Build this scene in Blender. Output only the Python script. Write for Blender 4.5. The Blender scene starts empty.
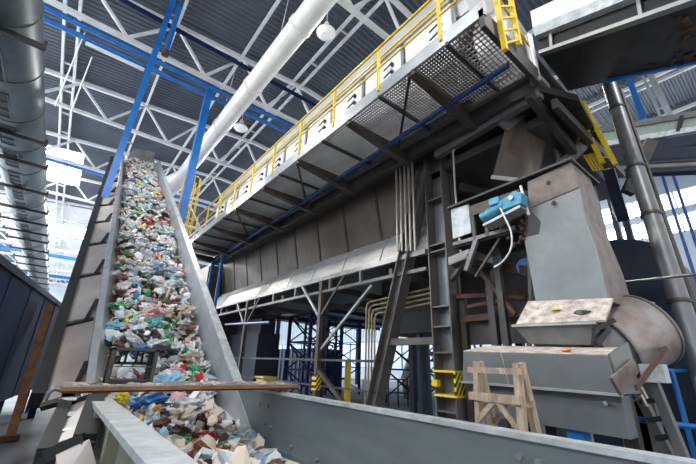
import bpy, bmesh, math, random
from mathutils import Vector, Matrix, noise
random.seed(7)
OZ = 1.7                       # the camera's eye height; numbers below are measured from eye level
SC = bpy.context.scene
COL = SC.collection
F = 350.0

# ------------------------------------------------------------------ camera
def cray(u, v): return Vector((u - 348.0, 232.0 - v, -F))
_H1 = cray(50, 353); _H2 = cray(815, 380)
_Y = _H1.normalized(); _Z = _H2.cross(_H1).normalized(); _X = _Y.cross(_Z)
R = Matrix((_X, _Y, _Z))
cam = bpy.data.objects.new('camera', bpy.data.cameras.new('camera'))
COL.objects.link(cam)
cam.matrix_world = Matrix.Translation((0, 0, OZ)) @ R.to_4x4()
cam.data.sensor_width = 36; cam.data.lens = F / 696 * 36
cam.data.clip_start = 0.02; cam.data.clip_end = 400
SC.camera = cam

def at(u, v, ax, val):
    r = R @ cray(u, v); i = 'xyz'.index(ax)
    return r * (val / r[i])
def V(*a): return Vector(a)

# ------------------------------------------------------------------ materials
MATS = {}
def mat(name, c, rough=.5, metal=0., c2=None, scale=3., amt=.5, bump=0., stretch=(1, 1, 1), emit=None, es=0., spec=.5, detail=6, lo=.35, hi=.7):
    m = bpy.data.materials.new(name); m.use_nodes = True
    nt = m.node_tree; N = nt.nodes; L = nt.links; b = N['Principled BSDF']
    b.inputs['Base Color'].default_value = (*c, 1); b.inputs['Roughness'].default_value = rough
    b.inputs['Metallic'].default_value = metal; b.inputs['Specular IOR Level'].default_value = spec
    if c2 or bump:
        tc = N.new('ShaderNodeTexCoord'); mp = N.new('ShaderNodeMapping'); mp.inputs['Scale'].default_value = stretch
        no = N.new('ShaderNodeTexNoise'); no.inputs['Scale'].default_value = scale; no.inputs['Detail'].default_value = detail
        no.inputs['Roughness'].default_value = .65
        L.new(tc.outputs['Object'], mp.inputs['Vector']); L.new(mp.outputs['Vector'], no.inputs['Vector'])
        if c2:
            rp = N.new('ShaderNodeValToRGB'); rp.color_ramp.elements[0].position = lo; rp.color_ramp.elements[1].position = hi
            rp.color_ramp.elements[0].color = (*c, 1); rp.color_ramp.elements[1].color = (*c2, 1)
            L.new(no.outputs['Fac'], rp.inputs['Fac']); L.new(rp.outputs['Color'], b.inputs['Base Color'])
        if bump:
            bp = N.new('ShaderNodeBump'); bp.inputs['Strength'].default_value = bump; bp.inputs['Distance'].default_value = .02
            L.new(no.outputs['Fac'], bp.inputs['Height']); L.new(bp.outputs['Normal'], b.inputs['Normal'])
    if emit:
        b.inputs['Emission Color'].default_value = (*emit, 1); b.inputs['Emission Strength'].default_value = es
    MATS[name] = m; return m
M = MATS
mat('concrete', (.10, .12, .15), .75, 0, (.21, .24, .29), .9, bump=.1)
mat('roof_sheet', (.085, .093, .115), .42, .35, (.12, .135, .16), .4)
mat('wall_sheet', (.30, .37, .45), .5, .2, (.36, .43, .5), .3)
mat('far_wall', (.62, .68, .74), .6, 0, (.7, .75, .8), .4)
mat('white_steel', (.78, .77, .75), .4, .0, (.6, .59, .58), 2.)
mat('white_duct', (.82, .79, .75), .35, 0, (.66, .63, .6), 1.5)
mat('blue_paint', (.01, .12, .42), .3, .1, (.02, .2, .55), 2.)
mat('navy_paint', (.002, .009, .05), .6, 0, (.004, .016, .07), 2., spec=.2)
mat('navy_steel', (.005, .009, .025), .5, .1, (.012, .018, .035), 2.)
mat('yellow', (.85, .62, .01), .4, 0, (.7, .45, .02), 8.)
mat('galv', (.42, .43, .43), .36, .75, (.3, .31, .31), 3., stretch=(1, .3, 1))
mat('duct_grey', (.1, .125, .125), .42, .45, (.15, .175, .175), 2.)
mat('steel_light', (.44, .44, .43), .42, .6, (.3, .29, .28), 2.5)
mat('steel_mid', (.2, .2, .2), .45, .45, (.12, .11, .105), 2.5)
mat('steel_dark', (.045, .042, .042), .5, .35, (.085, .075, .07), 3.)
mat('steel_brown', (.10, .083, .07), .5, .3, (.055, .04, .03), 2.5)
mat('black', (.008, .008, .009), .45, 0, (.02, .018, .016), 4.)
mat('rust', (.11, .05, .028), .85, 0, (.05, .03, .022), 5., bump=.4)
mat('rusty_wood', (.3, .14, .06), .8, 0, (.12, .06, .03), 6., bump=.3)
mat('wall_steel', (.22, .255, .265), .36, .4, (.13, .155, .165), 1.3, stretch=(1, .35, 1.6), bump=.05)
mat('wall_rim', (.6, .64, .66), .4, .2, (.33, .35, .35), 6.)
mat('pipe_steel', (.2, .21, .22), .42, .55, (.14, .145, .15), 3.)
mat('blue_dark', (.005, .035, .16), .4, .1, (.01, .05, .2), 3.)
mat('rail_steel', (.5, .53, .56), .33, .6, (.36, .38, .4), 3.)
mat('stained_steel', (.3, .31, .24), .5, .2, (.17, .16, .11), 3., stretch=(1, 1, .3))
mat('panel_pink', (.34, .31, .3), .5, .3, (.22, .2, .19), 1.2)
mat('belt', (.10, .065, .05), .75, 0, (.2, .14, .11), 6.)
mat('cleat', (.16, .09, .06), .7, 0, (.07, .04, .03), 6.)
mat('chute_grey', (.225, .235, .235), .42, .3, (.15, .165, .17), 1.6)
mat('chute_dusty', (.25, .21, .19), .6, .15, (.13, .1, .085), 5.)
mat('dust', (.62, .56, .5), .9, 0, (.24, .18, .15), 9., bump=.8)
mat('hopper_grey', (.125, .135, .135), .42, .35, (.165, .18, .18), 1.8)
mat('tube_dusty', (.35, .34, .33), .45, .4, (.22, .15, .12), 3.5)
mat('flap', (.75, .74, .72), .42, .2, (.5, .48, .45), 2., stretch=(1, .5, 2))
mat('column_steel', (.17, .155, .145), .45, .35, (.1, .085, .075), 2.)
mat('brown_wall', (.16, .13, .10), .42, .35, (.09, .07, .05), 1.1)
mat('motor', (.1, .36, .52), .45, .1, (.05, .24, .38), 9.)
mat('cable_white', (.75, .76, .76), .5)
mat('conduit', (.5, .47, .42), .35, .6, (.36, .32, .27), 4.)
mat('conduit_tan', (.45, .36, .2), .45, .3, (.3, .22, .12), 4.)
mat('wood', (.55, .42, .3), .75, 0, (.22, .16, .11), 14., stretch=(1, 1, .3), bump=.3)
mat('white_panel', (.8, .82, .84), .4, .1, (.68, .7, .72), 1.)
mat('cover_grey', (.5, .5, .49), .45, .3, (.4, .4, .39), 1.)
mat('mesh_green', (.2, .27, .22), .7, 0, (.28, .34, .28), 8.)
mat('pane', (.8, .88, 1.), .2, 0, emit=(.82, .92, 1.), es=4.5)
mat('pane_low', (.5, .6, .75), .2, 0, emit=(.5, .68, 1.), es=.12)
mat('skylight', (.9, .95, 1.), .2, 0, emit=(.92, .96, 1.), es=6.)
mat('roof_glow_soft', (.3, .31, .32), .5, 0, emit=(.95, .97, 1.), es=.26)  # dim glow standing in for the brightly lit far roof
mat('lamp_glass', (.8, .8, .78), .2, 0, emit=(1, .97, .92), es=.08)
mat('hose', (.02, .02, .02), .5)
mat('wbag', (.85, .86, .88), .35, 0, (.6, .62, .66), 14.)
PAL = {'white': (.82, .83, .85), 'clear': (.62, .7, .74), 'grey': (.4, .41, .43), 'black': (.012, .012, .016), 'brown': (.16, .055, .03),
       'green': (.02, .42, .16), 'red': (.62, .04, .04), 'blue': (.03, .22, .6), 'light blue': (.3, .6, .85), 'yellow': (.85, .72, .03),
       'pink': (.85, .45, .5), 'turquoise': (.05, .5, .45), 'cream': (.72, .62, .48), 'orange': (.8, .3, .08)}
for k, c in PAL.items():
    mat('w_' + k, tuple(x * .85 + .02 for x in c), .3, 0, tuple(min(1, x * .5 + .01) for x in c), 3., spec=.6)
def clear_plastic():
    m = bpy.data.materials.new('pet'); m.use_nodes = True; b = m.node_tree.nodes['Principled BSDF']
    b.inputs['Base Color'].default_value = (.55, .78, .92, 1); b.inputs['Roughness'].default_value = .12
    b.inputs['Transmission Weight'].default_value = .55; b.inputs['IOR'].default_value = 1.25
    M['pet'] = m
clear_plastic()
def hazard_mat():
    m = bpy.data.materials.new('hazard'); m.use_nodes = True; N = m.node_tree.nodes; L = m.node_tree.links; b = N['Principled BSDF']
    tc = N.new('ShaderNodeTexCoord'); mp = N.new('ShaderNodeMapping'); mp.inputs['Rotation'].default_value = (0, math.radians(-38), 0)
    sp = N.new('ShaderNodeSeparateXYZ'); mu = N.new('ShaderNodeMath'); mu.operation = 'MULTIPLY'; mu.inputs[1].default_value = 11
    fr = N.new('ShaderNodeMath'); fr.operation = 'FRACT'; gt = N.new('ShaderNodeMath'); gt.operation = 'GREATER_THAN'; gt.inputs[1].default_value = .5
    mx = N.new('ShaderNodeMix'); mx.data_type = 'RGBA'; mx.inputs['A'].default_value = (.85, .62, .01, 1); mx.inputs['B'].default_value = (.01, .01, .01, 1)
    L.new(tc.outputs['Object'], mp.inputs['Vector']); L.new(mp.outputs['Vector'], sp.inputs[0]); L.new(sp.outputs['X'], mu.inputs[0])
    L.new(mu.outputs[0], fr.inputs[0]); L.new(fr.outputs[0], gt.inputs[0]); L.new(gt.outputs[0], mx.inputs['Factor']); L.new(mx.outputs['Result'], b.inputs['Base Color'])
    b.inputs['Roughness'].default_value = .45; M['hazard'] = m
hazard_mat()
def attr_mat():
    m = bpy.data.materials.new('scraps'); m.use_nodes = True; N = m.node_tree.nodes; L = m.node_tree.links; b = N['Principled BSDF']
    a = N.new('ShaderNodeAttribute'); a.attribute_name = 'tint'; L.new(a.outputs['Color'], b.inputs['Base Color']); b.inputs['Roughness'].default_value = .4
    M['scraps'] = m
attr_mat()

# ------------------------------------------------------------------ mesh builder
class MB:
    def __init__(s): s.v = []; s.f = []; s.sm = []
    def add(s, vs, fs, smooth=False):
        o = len(s.v); s.v += [Vector(p) for p in vs]; s.f += [tuple(i + o for i in f) for f in fs]; s.sm += [smooth] * len(fs); return s
    def hexa(s, p):      # 4 bottom + 4 top
        return s.add(p, [(3, 2, 1, 0), (4, 5, 6, 7), (0, 1, 5, 4), (1, 2, 6, 5), (2, 3, 7, 6), (3, 0, 4, 7)])
    def box(s, x0, x1, y0, y1, z0, z1):
        return s.hexa([(x0, y0, z0), (x1, y0, z0), (x1, y1, z0), (x0, y1, z0), (x0, y0, z1), (x1, y0, z1), (x1, y1, z1), (x0, y1, z1)])
    def bar(s, p, q, w, h=None, up=(0, 0, 1)):
        h = h or w; p = Vector(p); q = Vector(q); d = (q - p).normalized(); up = Vector(up)
        if abs(d.dot(up)) > .98: up = Vector((0, 1, 0))
        a = d.cross(up).normalized() * (w / 2); b = a.cross(d).normalized() * (h / 2)
        return s.hexa([p - a - b, p + a - b, q + a - b, q - a - b, p - a + b, p + a + b, q + a + b, q - a + b])
    def ibeam(s, p, q, w, h, t=.02, up=(0, 0, 1)):
        p = Vector(p); q = Vector(q); d = (q - p).normalized(); up = Vector(up)
        if abs(d.dot(up)) > .98: up = Vector((0, 1, 0))
        a = d.cross(up).normalized(); b = a.cross(d).normalized()
        o = b * (h / 2 - t / 2)
        s.bar(p + o, q + o, w, t, b); s.bar(p - o, q - o, w, t, b); s.bar(p, q, t, h - 2 * t, b); return s
    def tube(s, pts, r, n=10, caps=True, r2=None, tr=None):
        pts = [Vector(p) for p in pts]; m = len(pts); ring = []; prev = None
        for i, p in enumerate(pts):
            d = (pts[min(i + 1, m - 1)] - pts[max(i - 1, 0)]).normalized()
            ref = prev or (Vector((0, 0, 1)) if abs(d.z) < .9 else Vector((1, 0, 0)))
            a = (ref - d * ref.dot(d)).normalized(); prev = a; b = d.cross(a)
            rr = tr[i] if tr else (r if r2 is None else r + (r2 - r) * i / (m - 1))
            ring.append([p + (a * math.cos(2 * math.pi * k / n) + b * math.sin(2 * math.pi * k / n)) * rr for k in range(n)])
        vs = [v for g in ring for v in g]
        fs = [(i * n + k, i * n + (k + 1) % n, (i + 1) * n + (k + 1) % n, (i + 1) * n + k) for i in range(m - 1) for k in range(n)]
        s.add(vs, fs, True)
        if caps: s.add(ring[0] + ring[-1], [tuple(range(n))[::-1], tuple(range(n, 2 * n))])
        return s
    def plate(s, pts, t=.02, n=None):
        pts = [Vector(p) for p in pts]
        if n is None:
            n = Vector((0, 0, 0))
            for i in range(len(pts)): n += (pts[i] - pts[0]).cross(pts[(i + 1) % len(pts)] - pts[0])
            n.normalize()
        n = Vector(n); k = len(pts)
        return s.add(pts + [p - n * t for p in pts], [tuple(range(k)), tuple(range(2 * k - 1, k - 1, -1))] + [(i, i + k, (i + 1) % k + k, (i + 1) % k) for i in range(k)])
    def prism(s, pts, ext):
        pts = [Vector(p) for p in pts]; e = Vector(ext); k = len(pts)
        return s.add(pts + [p + e for p in pts], [tuple(range(k))[::-1], tuple(range(k, 2 * k))] + [(i, (i + 1) % k, (i + 1) % k + k, i + k) for i in range(k)])
    def angle(s, p, q, w, t, n1, n2):   # L profile with legs along n1 and n2
        p = Vector(p); q = Vector(q); n1 = Vector(n1).normalized(); n2 = Vector(n2).normalized()
        pr = [Vector((0, 0, 0)), n1 * w, n1 * w + n2 * t, n1 * t + n2 * t, n1 * t + n2 * w, n2 * w]
        return s.prism([p + c for c in pr], q - p)
    def blob(s, c, r, seed, sub=2, sq=(1, 1, 1), amp=.35, fr=1.6, smooth=False):
        bm = bmesh.new(); bmesh.ops.create_icosphere(bm, subdivisions=sub, radius=1)
        vs = []
        for v in bm.verts:
            p = v.co.copy(); nn = noise.fractal(p * fr + Vector((seed * 7.3, seed * 1.7, seed)), 1., 2., 3)
            p *= 1 + amp * nn; vs.append(Vector(c) + Vector((p.x * sq[0], p.y * sq[1], p.z * sq[2])) * r)
        fs = [tuple(v.index for v in f.verts) for f in bm.faces]; bm.free()
        return s.add(vs, fs, smooth)
    def build(s, name, m, parent=None, bev=0):
        me = bpy.data.meshes.new(name)
        me.from_pydata([(v.x, v.y, v.z + OZ) for v in s.v], [], s.f)
        me.polygons.foreach_set('use_smooth', s.sm)
        bm = bmesh.new(); bm.from_mesh(me); bmesh.ops.recalc_face_normals(bm, faces=bm.faces); bm.to_mesh(me); bm.free()
        for x in ([m] if isinstance(m, str) else m): me.materials.append(M[x])
        o = bpy.data.objects.new(name, me); COL.objects.link(o)
        if parent: o.parent = parent
        if bev:
            b = o.modifiers.new('bevel', 'BEVEL'); b.width = bev; b.segments = 2; b.limit_method = 'ANGLE'
        return o

def kids(o): return [c for c in bpy.data.objects if c.parent == o]
def tag(o, label=None, cat=None, group=None, kind=None):
    if label: o['label'] = label
    if cat: o['category'] = cat
    if group: o['group'] = group
    if kind: o['kind'] = kind
    return o
def thing(name, label, cat, group=None):
    o = bpy.data.objects.new(name, None); o.empty_display_size = .2; COL.objects.link(o)
    return tag(o, label, cat, group)
def settle(root):       # put the thing's origin at its base
    obs = [root] if root.type == 'MESH' else []
    st = [root]
    while st:
        k = st.pop()
        for c in k.children: obs.append(c); st.append(c)
    pts = [v.co for o in obs for v in o.data.vertices]
    if not pts: return root
    lo = [min(p[i] for p in pts) for i in range(3)]; hi = [max(p[i] for p in pts) for i in range(3)]
    loc = Vector(((lo[0] + hi[0]) / 2, (lo[1] + hi[1]) / 2, lo[2]))
    done = set()
    for o in obs:
        if o.data.name not in done: done.add(o.data.name); o.data.transform(Matrix.Translation(-loc))
    root.location = loc; return root
def copy_tree(o, parent=None):
    c = o.copy(); COL.objects.link(c)
    if parent: c.parent = parent
    for ch in list(o.children): copy_tree(ch, c)
    return c
def struct(name, mb, m): return settle(tag(mb.build(name, m), kind='structure'))
def single(name, mb, m, label, cat, group=None, bev=0, kind=None): return settle(tag(mb.build(name, m, bev=bev), label, cat, group, kind))

# ================================================================== setting
struct('floor', MB().box(-12, 30.3, -8, 112, -1.9, -1.7), 'concrete')
def roof_z(x): return 17.15 - .075 * abs(x - 9)
def corrugated(y0, y1, per, x0, x1, h=.06):
    xs = [x0, 9, x1]; prof = [(0, 0), (.35, 0), (.5, 1), (.85, 1)]; n = int((y1 - y0) / per); mb = MB(); vs = []; fs = []
    ys = [(y0 + (i + a) * per, b * h) for i in range(n) for a, b in prof]
    for y, dz in ys:
        for x in xs: vs.append((x, y, roof_z(x) + dz))
    for y, dz in ys:
        for x in xs: vs.append((x, y, roof_z(x) + .2))
    k = len(ys)
    for i in range(k - 1):
        for j in range(2): fs.append((i * 3 + j, i * 3 + j + 1, (i + 1) * 3 + j + 1, (i + 1) * 3 + j))
        for j in range(2): fs.append((k * 3 + i * 3 + j, k * 3 + (i + 1) * 3 + j, k * 3 + (i + 1) * 3 + j + 1, k * 3 + i * 3 + j + 1))
    return mb.add(vs, fs)
cl = struct('ceiling', corrugated(-8, 112, .3, -12, 30.3), 'roof_sheet')
# side walls: steel cladding with window bands
def wall_along_y(name, x, holes, m, t=.25, z1=16.2):
    mb = MB(); zs = sorted({-1.7, z1} | {h[0] for h in holes} | {h[1] for h in holes})
    for a, b in zip(zs[:-1], zs[1:]):
        if any(h[0] <= a and b <= h[1] for h in holes): continue
        mb.box(x, x + t, -8, 112, a, b)
    y = -7.6
    while z1 > 0 and y < 112:
        mb.box(x - .05, x, y, y + .08, 3.2, 8.6) if x > 0 else None
        y += .6
    return struct(name, mb, m)
wall_along_y('wall_right', 30.05, [(8.7, 9.95), (10.35, 11.6), (-.4, 2.6)], 'wall_sheet')
wall_along_y('wall_left', -12.3, [(9., 13.)], 'far_wall')
struct('wall_far', MB().box(-12, 30.3, 112, 112.3, -1.7, 16.6), 'far_wall')
wn = 0
def window(x, y0, y1, z0, z1, m, bars, sgn=1):
    global wn; wn += 1
    o = tag(bpy.data.objects.new('window_%d' % wn, None), kind='structure'); COL.objects.link(o)
    MB().box(x + .1, x + .14, y0, y1, z0, z1).build('pane', m, o)
    f = MB(); f.box(x - .02, x + .2, y0, y1, z0, z0 + .07).box(x - .02, x + .2, y0, y1, z1 - .07, z1)
    n = max(1, round((y1 - y0) / bars))
    for i in range(n + 1):
        y = y0 + (y1 - y0) * i / n; f.box(x - .02, x + .2, y - .05, y + .05, z0, z1)
    f.build('window_frame', 'blue_paint' if m == 'pane_low' else 'white_steel', o); settle(o)
window(30.05, -8, 36, 8.7, 9.95, 'pane', 2.2); window(30.05, -8, 36, 10.35, 11.6, 'pane', 2.2)
window(30.05, -8, 112, -.4, 2.6, 'pane_low', 3.)
window(30.05, 36, 112, 8.7, 9.95, 'pane', 2.2); window(30.05, 36, 112, 10.35, 11.6, 'pane', 2.2)
window(-12.3, -8, 112, 9., 13., 'pane', 3.)
for i, (x0, x1, y0, y1) in enumerate([(-9, -1.9, 35, 43), (-9, 3, 50, 58), (-9, 9, 66, 74), (-9, 9, 82, 90), (-9, 9, 97, 105), (-9, 9, 58.4, 65.6), (-9, 9, 74.4, 81.6), (-9, 9, 90.4, 96.6), (12, 26, 35, 43), (12, 26, 55, 63)]):  # some panes are gap fillers, added so the far roof glows bright
    wn += 1
    o = tag(bpy.data.objects.new('window_%d' % wn, None), kind='structure'); COL.objects.link(o)
    MB().plate([(x0, y0, roof_z(x0) - .05), (x1, y0, roof_z(x1) - .05), (x1, y1, roof_z(x1) - .05), (x0, y1, roof_z(x0) - .05)], .03).build('pane', 'skylight' if i in (0, 5) else 'roof_glow_soft', o)
    f = MB()
    for k in range(5):
        y = y0 + (y1 - y0) * k / 4; f.bar((x0, y, roof_z(x0) - .06), (x1, y, roof_z(x1) - .06), .08)
    f.build('window_frame', 'white_steel', o); settle(o)

# ================================================================== roof steel
ORD = ['nearest', 'second', 'third', 'fourth', 'fifth', 'sixth', 'seventh', 'eighth', 'ninth', 'tenth', 'eleventh', 'twelfth', 'thirteenth', 'fourteenth']
tr0 = None
for k in range(13):
    y = 8.4 + 8 * k
    if k == 0:
        t = thing('roof_truss', 'x', 'truss', 'white roof trusses')
        MB().bar((-11.9, y, 14), (30, y, 14), .2).build('bottom_chord', 'white_steel', t)
        m = MB(); m.bar((-11.9, y, roof_z(-11.9) - .28), (9, y, 16.87), .22).bar((9, y, 16.87), (30, y, roof_z(30) - .28), .22).build('top_chord', 'white_steel', t)
        x = -9.8; i = 0
        while x < 29:
            top = roof_z(x) - .3
            for dx in (-1.8, 1.8):
                MB().bar((x, y, top), (x + dx, y, 14.08), .13).build('web_member', 'white_steel', t)
            x += 3.6
        settle(t); tr0 = t; by = t.location.y
    else:
        t = copy_tree(tr0); t.location.y = by + 8 * k
    t['label'] = 'white steel roof truss under the dark roof, %s truss from the front' % ORD[k]
for x, dbl in ((-3.3, 1), (1., 0), (4.5, 0), (8.2, 1), (11.8, 0), (15.4, 0), (19.2, 0), (23.2, 1), (27, 0)):
    z = roof_z(x) - .14; mb = MB()
    if dbl:
        mb.bar((x - .3, -7.5, z - .1), (x - .3, 111, z - .1), .13, .2).bar((x + .3, -7.5, z - .1), (x + .3, 111, z - .1), .13, .2)
        for j in range(40): mb.bar((x - .3, -6 + j * 2.9, z - .1), (x + .3, -6 + j * 2.9, z - .1), .07, .1)
    else: mb.bar((x, -7.5, z - .1), (x, 111, z - .1), .14, .2)
    where = {-3.3: 'beside the grey duct', 1.: 'over the waste conveyor', 4.5: 'just left of the white duct at the top', 8.2: 'between the white duct and the yellow railing', 11.8: 'over the walkway end', 15.4: 'above the upper right conveyor', 19.2: 'right of the yellow ladder', 23.2: 'seen below the upper right conveyor', 27: 'at the right wall'}[x]
    single('roof_purlin', mb, 'white_steel', '%s white roof purlin running lengthwise %s' % ('double' if dbl else 'single', where), 'roof beam', 'lengthwise roof purlins')
# blue service pipes under the trusses
for y, z, nm, r in ((16.85, 13.95, 'upper blue pipe of the pair crossing in front of the second roof truss', .13), (17.1, 13.55, 'lower blue pipe of the pair crossing in front of the second roof truss', .12),
              (15.95, 15.6, 'dark blue pipe crossing high above the top of the tall blue post', .12), (32.72, 13.95, 'blue pipe crossing behind the grey duct beyond the conveyor top', .2),
              (68.3, 13.9, 'far blue pipe crossing between grey duct and conveyor, upper of two', .26), (87.6, 13.9, 'farthest blue pipe crossing between grey duct and conveyor, lower of two', .3)):
    x0 = -1.6 if abs(y - 15.95) < .01 else -11
    single('service_pipe', MB().tube([(x0, y, z), (12 if y < 20 else 28, y, z)], r, 10), 'navy_paint' if abs(y - 15.95) < .01 else 'blue_paint', nm, 'pipe', 'blue service pipes under the roof')
t = thing('tube_light', 'long white tube light under the lower blue pipe', 'light')
MB().tube([(-2.2, 17.1, 13.32), (.2, 17.1, 13.32)], .09, 10).build('tube', 'white_duct', t)
for x in (-2., -.9, 0): MB().box(x, x + .05, 17.05, 17.15, 13.32, 13.5).build('bracket', 'steel_light', t)
settle(t)
RA = at(85, 32, 'y', 17.1); RB = at(92, 57, 'y', 17.1)
for p, q, l in ((RA, at(58, 107, 'y', 17.1), 'left of two'), (RB, at(66, 112, 'y', 17.1), 'right of two')):
    single('hanger_rod', MB().tube([p, (p.x, p.y, q.z)], .025, 6), 'white_steel', 'thin white hanger rod below the blue pipes, %s' % l, 'rod', 'thin hanger rods')

# white ventilation duct
t = thing('ventilation_duct', 'large white round duct hanging below the roof', 'duct')
MB().tube([(4.55, -4, 12), (4.2, 24.6, 12)], .43, 28).build('duct_body', 'white_duct', t)
for y in (1.4, 5.1, 8.9, 13., 17., 21.):
    x = 4.5 - .35 * y / 28
    MB().tube([(x, y, 12), (x, y + .16, 12)], .47, 28).build('collar', 'white_duct', t)
MB().tube([(4.2, 24.5, 12), (4.15, 25.2, 11.9), (3.7, 26., 11.5), (3.1, 26.4, 10.9)], .6, 24, tr=[.44, .62, .7, .72]).build('outlet_hood', 'white_duct', t)
for y in (3., 11., 18.): MB().tube([(4.4, y, 12.4), (4.7, y, 17.)], .02, 6).build('hanger_wire', 'white_steel', t)
settle(t)
# high bay lamps
def lamp(x, y, z, label):
    t = thing('high_bay_lamp', label, 'lamp', 'round high bay lamps')
    MB().tube([(x, y, z + .55), (x, y, z + .35), (x, y, z + .3), (x, y, z)], .1, 20, tr=[.1, .12, .2, .42]).build('lamp_shade', 'white_duct', t)
    MB().tube([(x, y, z), (x, y, z - .08), (x, y, z - .16)], .3, 20, tr=[.4, .36, .18]).build('lamp_glass', 'lamp_glass', t)
    MB().tube([(x, y, z + .5), (x, y, 16.9)], .02, 6).build('cord', 'white_steel', t)
    settle(t)
    l = bpy.data.lights.new('lamp_light', 'SPOT'); l.energy = LAMP; l.spot_size = math.radians(150); l.spot_blend = .6; l.shadow_soft_size = .4; l.color = (1, .96, .9)
    o = bpy.data.objects.new('lamp_light', l); COL.objects.link(o); o.location = (x, y, z + OZ - .25)
LAMP = 700
lamp(5.75, 9.3, 13., 'white round high bay lamp beside the white duct, nearer one')
lamp(5.6, 17.9, 13., 'white round high bay lamp beside the white duct, farther one by the blue post')

# grey spiral duct, upper left
t = thing('spiral_duct', 'wide grey spiral duct running lengthwise at upper left', 'duct')
CX, CZ, RR = -2.72, 7.1, .72
MB().tube([(CX, -3, CZ), (CX, 60, CZ)], RR, 40).build('duct_body', 'duct_grey', t)
for i in range(28):
    y = 2.6 + i * 2.1
    MB().tube([(CX, y, CZ), (CX, y + .05, CZ)], RR + .02, 40).build('seam_ring', 'duct_grey', t)
for i in range(22):
    y = 7.9 + i * 1.85
    g = MB(); f = MB()
    for a0, a1, rr, tgt in ((-.32, .12, RR + .012, g),):
        vs = []
        for yy in (y, y + 1.25):
            for j in range(5):
                a = -math.pi / 2 - .28 + .5 * j / 4 ; vs.append((CX + math.cos(a) * rr, yy, CZ + math.sin(a) * rr))
        g.add(vs, [(j, j + 1, j + 6, j + 5) for j in range(4)])
    for yy in (y, y + .42, y + .84, y + 1.25):
        f.tube([(CX + math.cos(a) * (RR + .02), yy, CZ + math.sin(a) * (RR + .02)) for a in [-math.pi / 2 - .28 + .5 * j / 4 for j in range(5)]], .022, 4)
    for a in (-math.pi / 2 - .28, -math.pi / 2 + .22):
        f.bar((CX + math.cos(a) * (RR + .02), y, CZ + math.sin(a) * (RR + .02)), (CX + math.cos(a) * (RR + .02), y + 1.25, CZ + math.sin(a) * (RR + .02)), .03)
    gr = g.build('grille', 'black', t); f.build('grille_frame', 'duct_grey', gr)
settle(t)
hg = None
for i in range(16):
    y = 8.9 + [0, 4.9, 6.9, 9.8, 12.6, 14.8, 16.9, 18.8, 21.6, 24.2, 27, 30, 33, 36.5, 40, 44][i]
    x1 = -1.72; x0 = -3.7
    if i == 0:
        hg = thing('duct_hanger', 'x', 'hanger', 'black hanger bars under the grey duct')
        MB().box(x0, x1, y - .05, y + .05, 6.27, 6.38).build('cross_bar', 'black', hg)
        for x in (x0 + .04, x1 - .04): MB().box(x - .03, x + .03, y - .04, y + .04, 6.36, 6.5).build('end_lug', 'black', hg)
        settle(hg); y0 = hg.location.y - y; o = hg
    else: o = copy_tree(hg); o.location.y = y + y0
    o['label'] = 'black hanger bar slung under the grey duct, %s' % (('nearest bar' if i == 0 else '%s bar from the front' % ORD[i]) if i < 5 else 'one of the far close-set row')

# ================================================================== inclined waste conveyor
SL = math.radians(35); DY = Vector((0, math.cos(SL), math.sin(SL))); NY = Vector((0, -math.sin(SL), math.cos(SL)))
P0 = Vector((0, 6.2, -.325))
def I(x, s, n=0): return Vector((x, 0, 0)) + P0 + DY * s + NY * n          # s along the slope, n above the rail top
LEN = 22.6
t = thing('inclined_conveyor', 'steep belt conveyor carrying mixed waste up to the roof', 'conveyor')
MB().prism([I(.74, -1.2, -.5), I(2.42, -1.2, -.5), I(2.42, -1.2, -.58), I(.74, -1.2, -.58)], DY * (LEN + 1)).build('belt', 'belt', t)
for i in range(24):
    if i in (1, 2, 3, 4, 6, 9, 13): MB().prism([I(.78, .3 + i * .95, -.5), I(2.38, .3 + i * .95, -.5), I(2.38, .3 + i * .95, -.36), I(.78, .3 + i * .95, -.36)], DY * .06).build('cleat', 'cleat', t)
m = MB(); m.plate([I(2.4, -1.1, -.52), I(2.4, LEN, -.52), I(2.56, LEN, 0), I(2.56, -1.1, 0)], .03).build('side_rail', 'rail_steel', t)
MB().prism([I(2.5, -1.1, 0), I(2.66, -1.1, 0), I(2.66, -1.1, .03), I(2.5, -1.1, .03)], DY * (LEN + 1.2)).build('rail_cap', 'wall_rim', t)
MB().prism([I(2.6, -1.1, -.9), I(2.68, -1.1, -.9), I(2.68, -1.1, 0), I(2.6, -1.1, 0)], DY * (LEN + 1)).build('side_frame', 'steel_mid', t)
MB().plate([I(.76, -1.1, -.52), I(.76, LEN - 2.2, -.52), I(.5, LEN - 2.2, 0), I(.5, -1.1, 0)], .03).build('side_rail', 'rail_steel', t)
MB().prism([I(.46, -1.1, 0), I(.56, -1.1, 0), I(.56, -1.1, .05), I(.46, -1.1, .05)], DY * (LEN - 1.5)).build('rail_cap', 'rail_steel', t)
m = MB()
for i in range(12):
    s0 = .05 + i * 1.95
    if s0 + 1.9 > LEN - .8: break
    MB().plate([I(.08, s0, -.42), I(.53, s0, -.2), I(.53, s0 + 1.95, -.2), I(.08, s0 + 1.95, -.42)], .03).build('side_panel', 'panel_pink', t)
    b = MB(); b.bar(I(.08, s0 - .06, -.4), I(.46, s0 - .06, -.24), .09, .07, NY); b.bar(I(.36, s0 - .06, -.25), I(.46, s0 + .6, -.2), .06, .06, NY)
    b.build('bracket', 'black', t)
MB().prism([I(-.06, .2, -.6), I(.1, .2, -.6), I(.1, .2, -.36), I(-.06, .2, -.36)], DY * (LEN - 2.)).build('outer_beam', 'black', t)
for s0 in (9, 15.5, 21):        # legs
    z0 = -1.7
    for x in (.02, 2.64):
        p = I(x, s0, -.6 if x < 1 else -.9); MB().bar(p, (p.x, p.y, z0), .16).build('leg', 'navy_paint', t)
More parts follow.
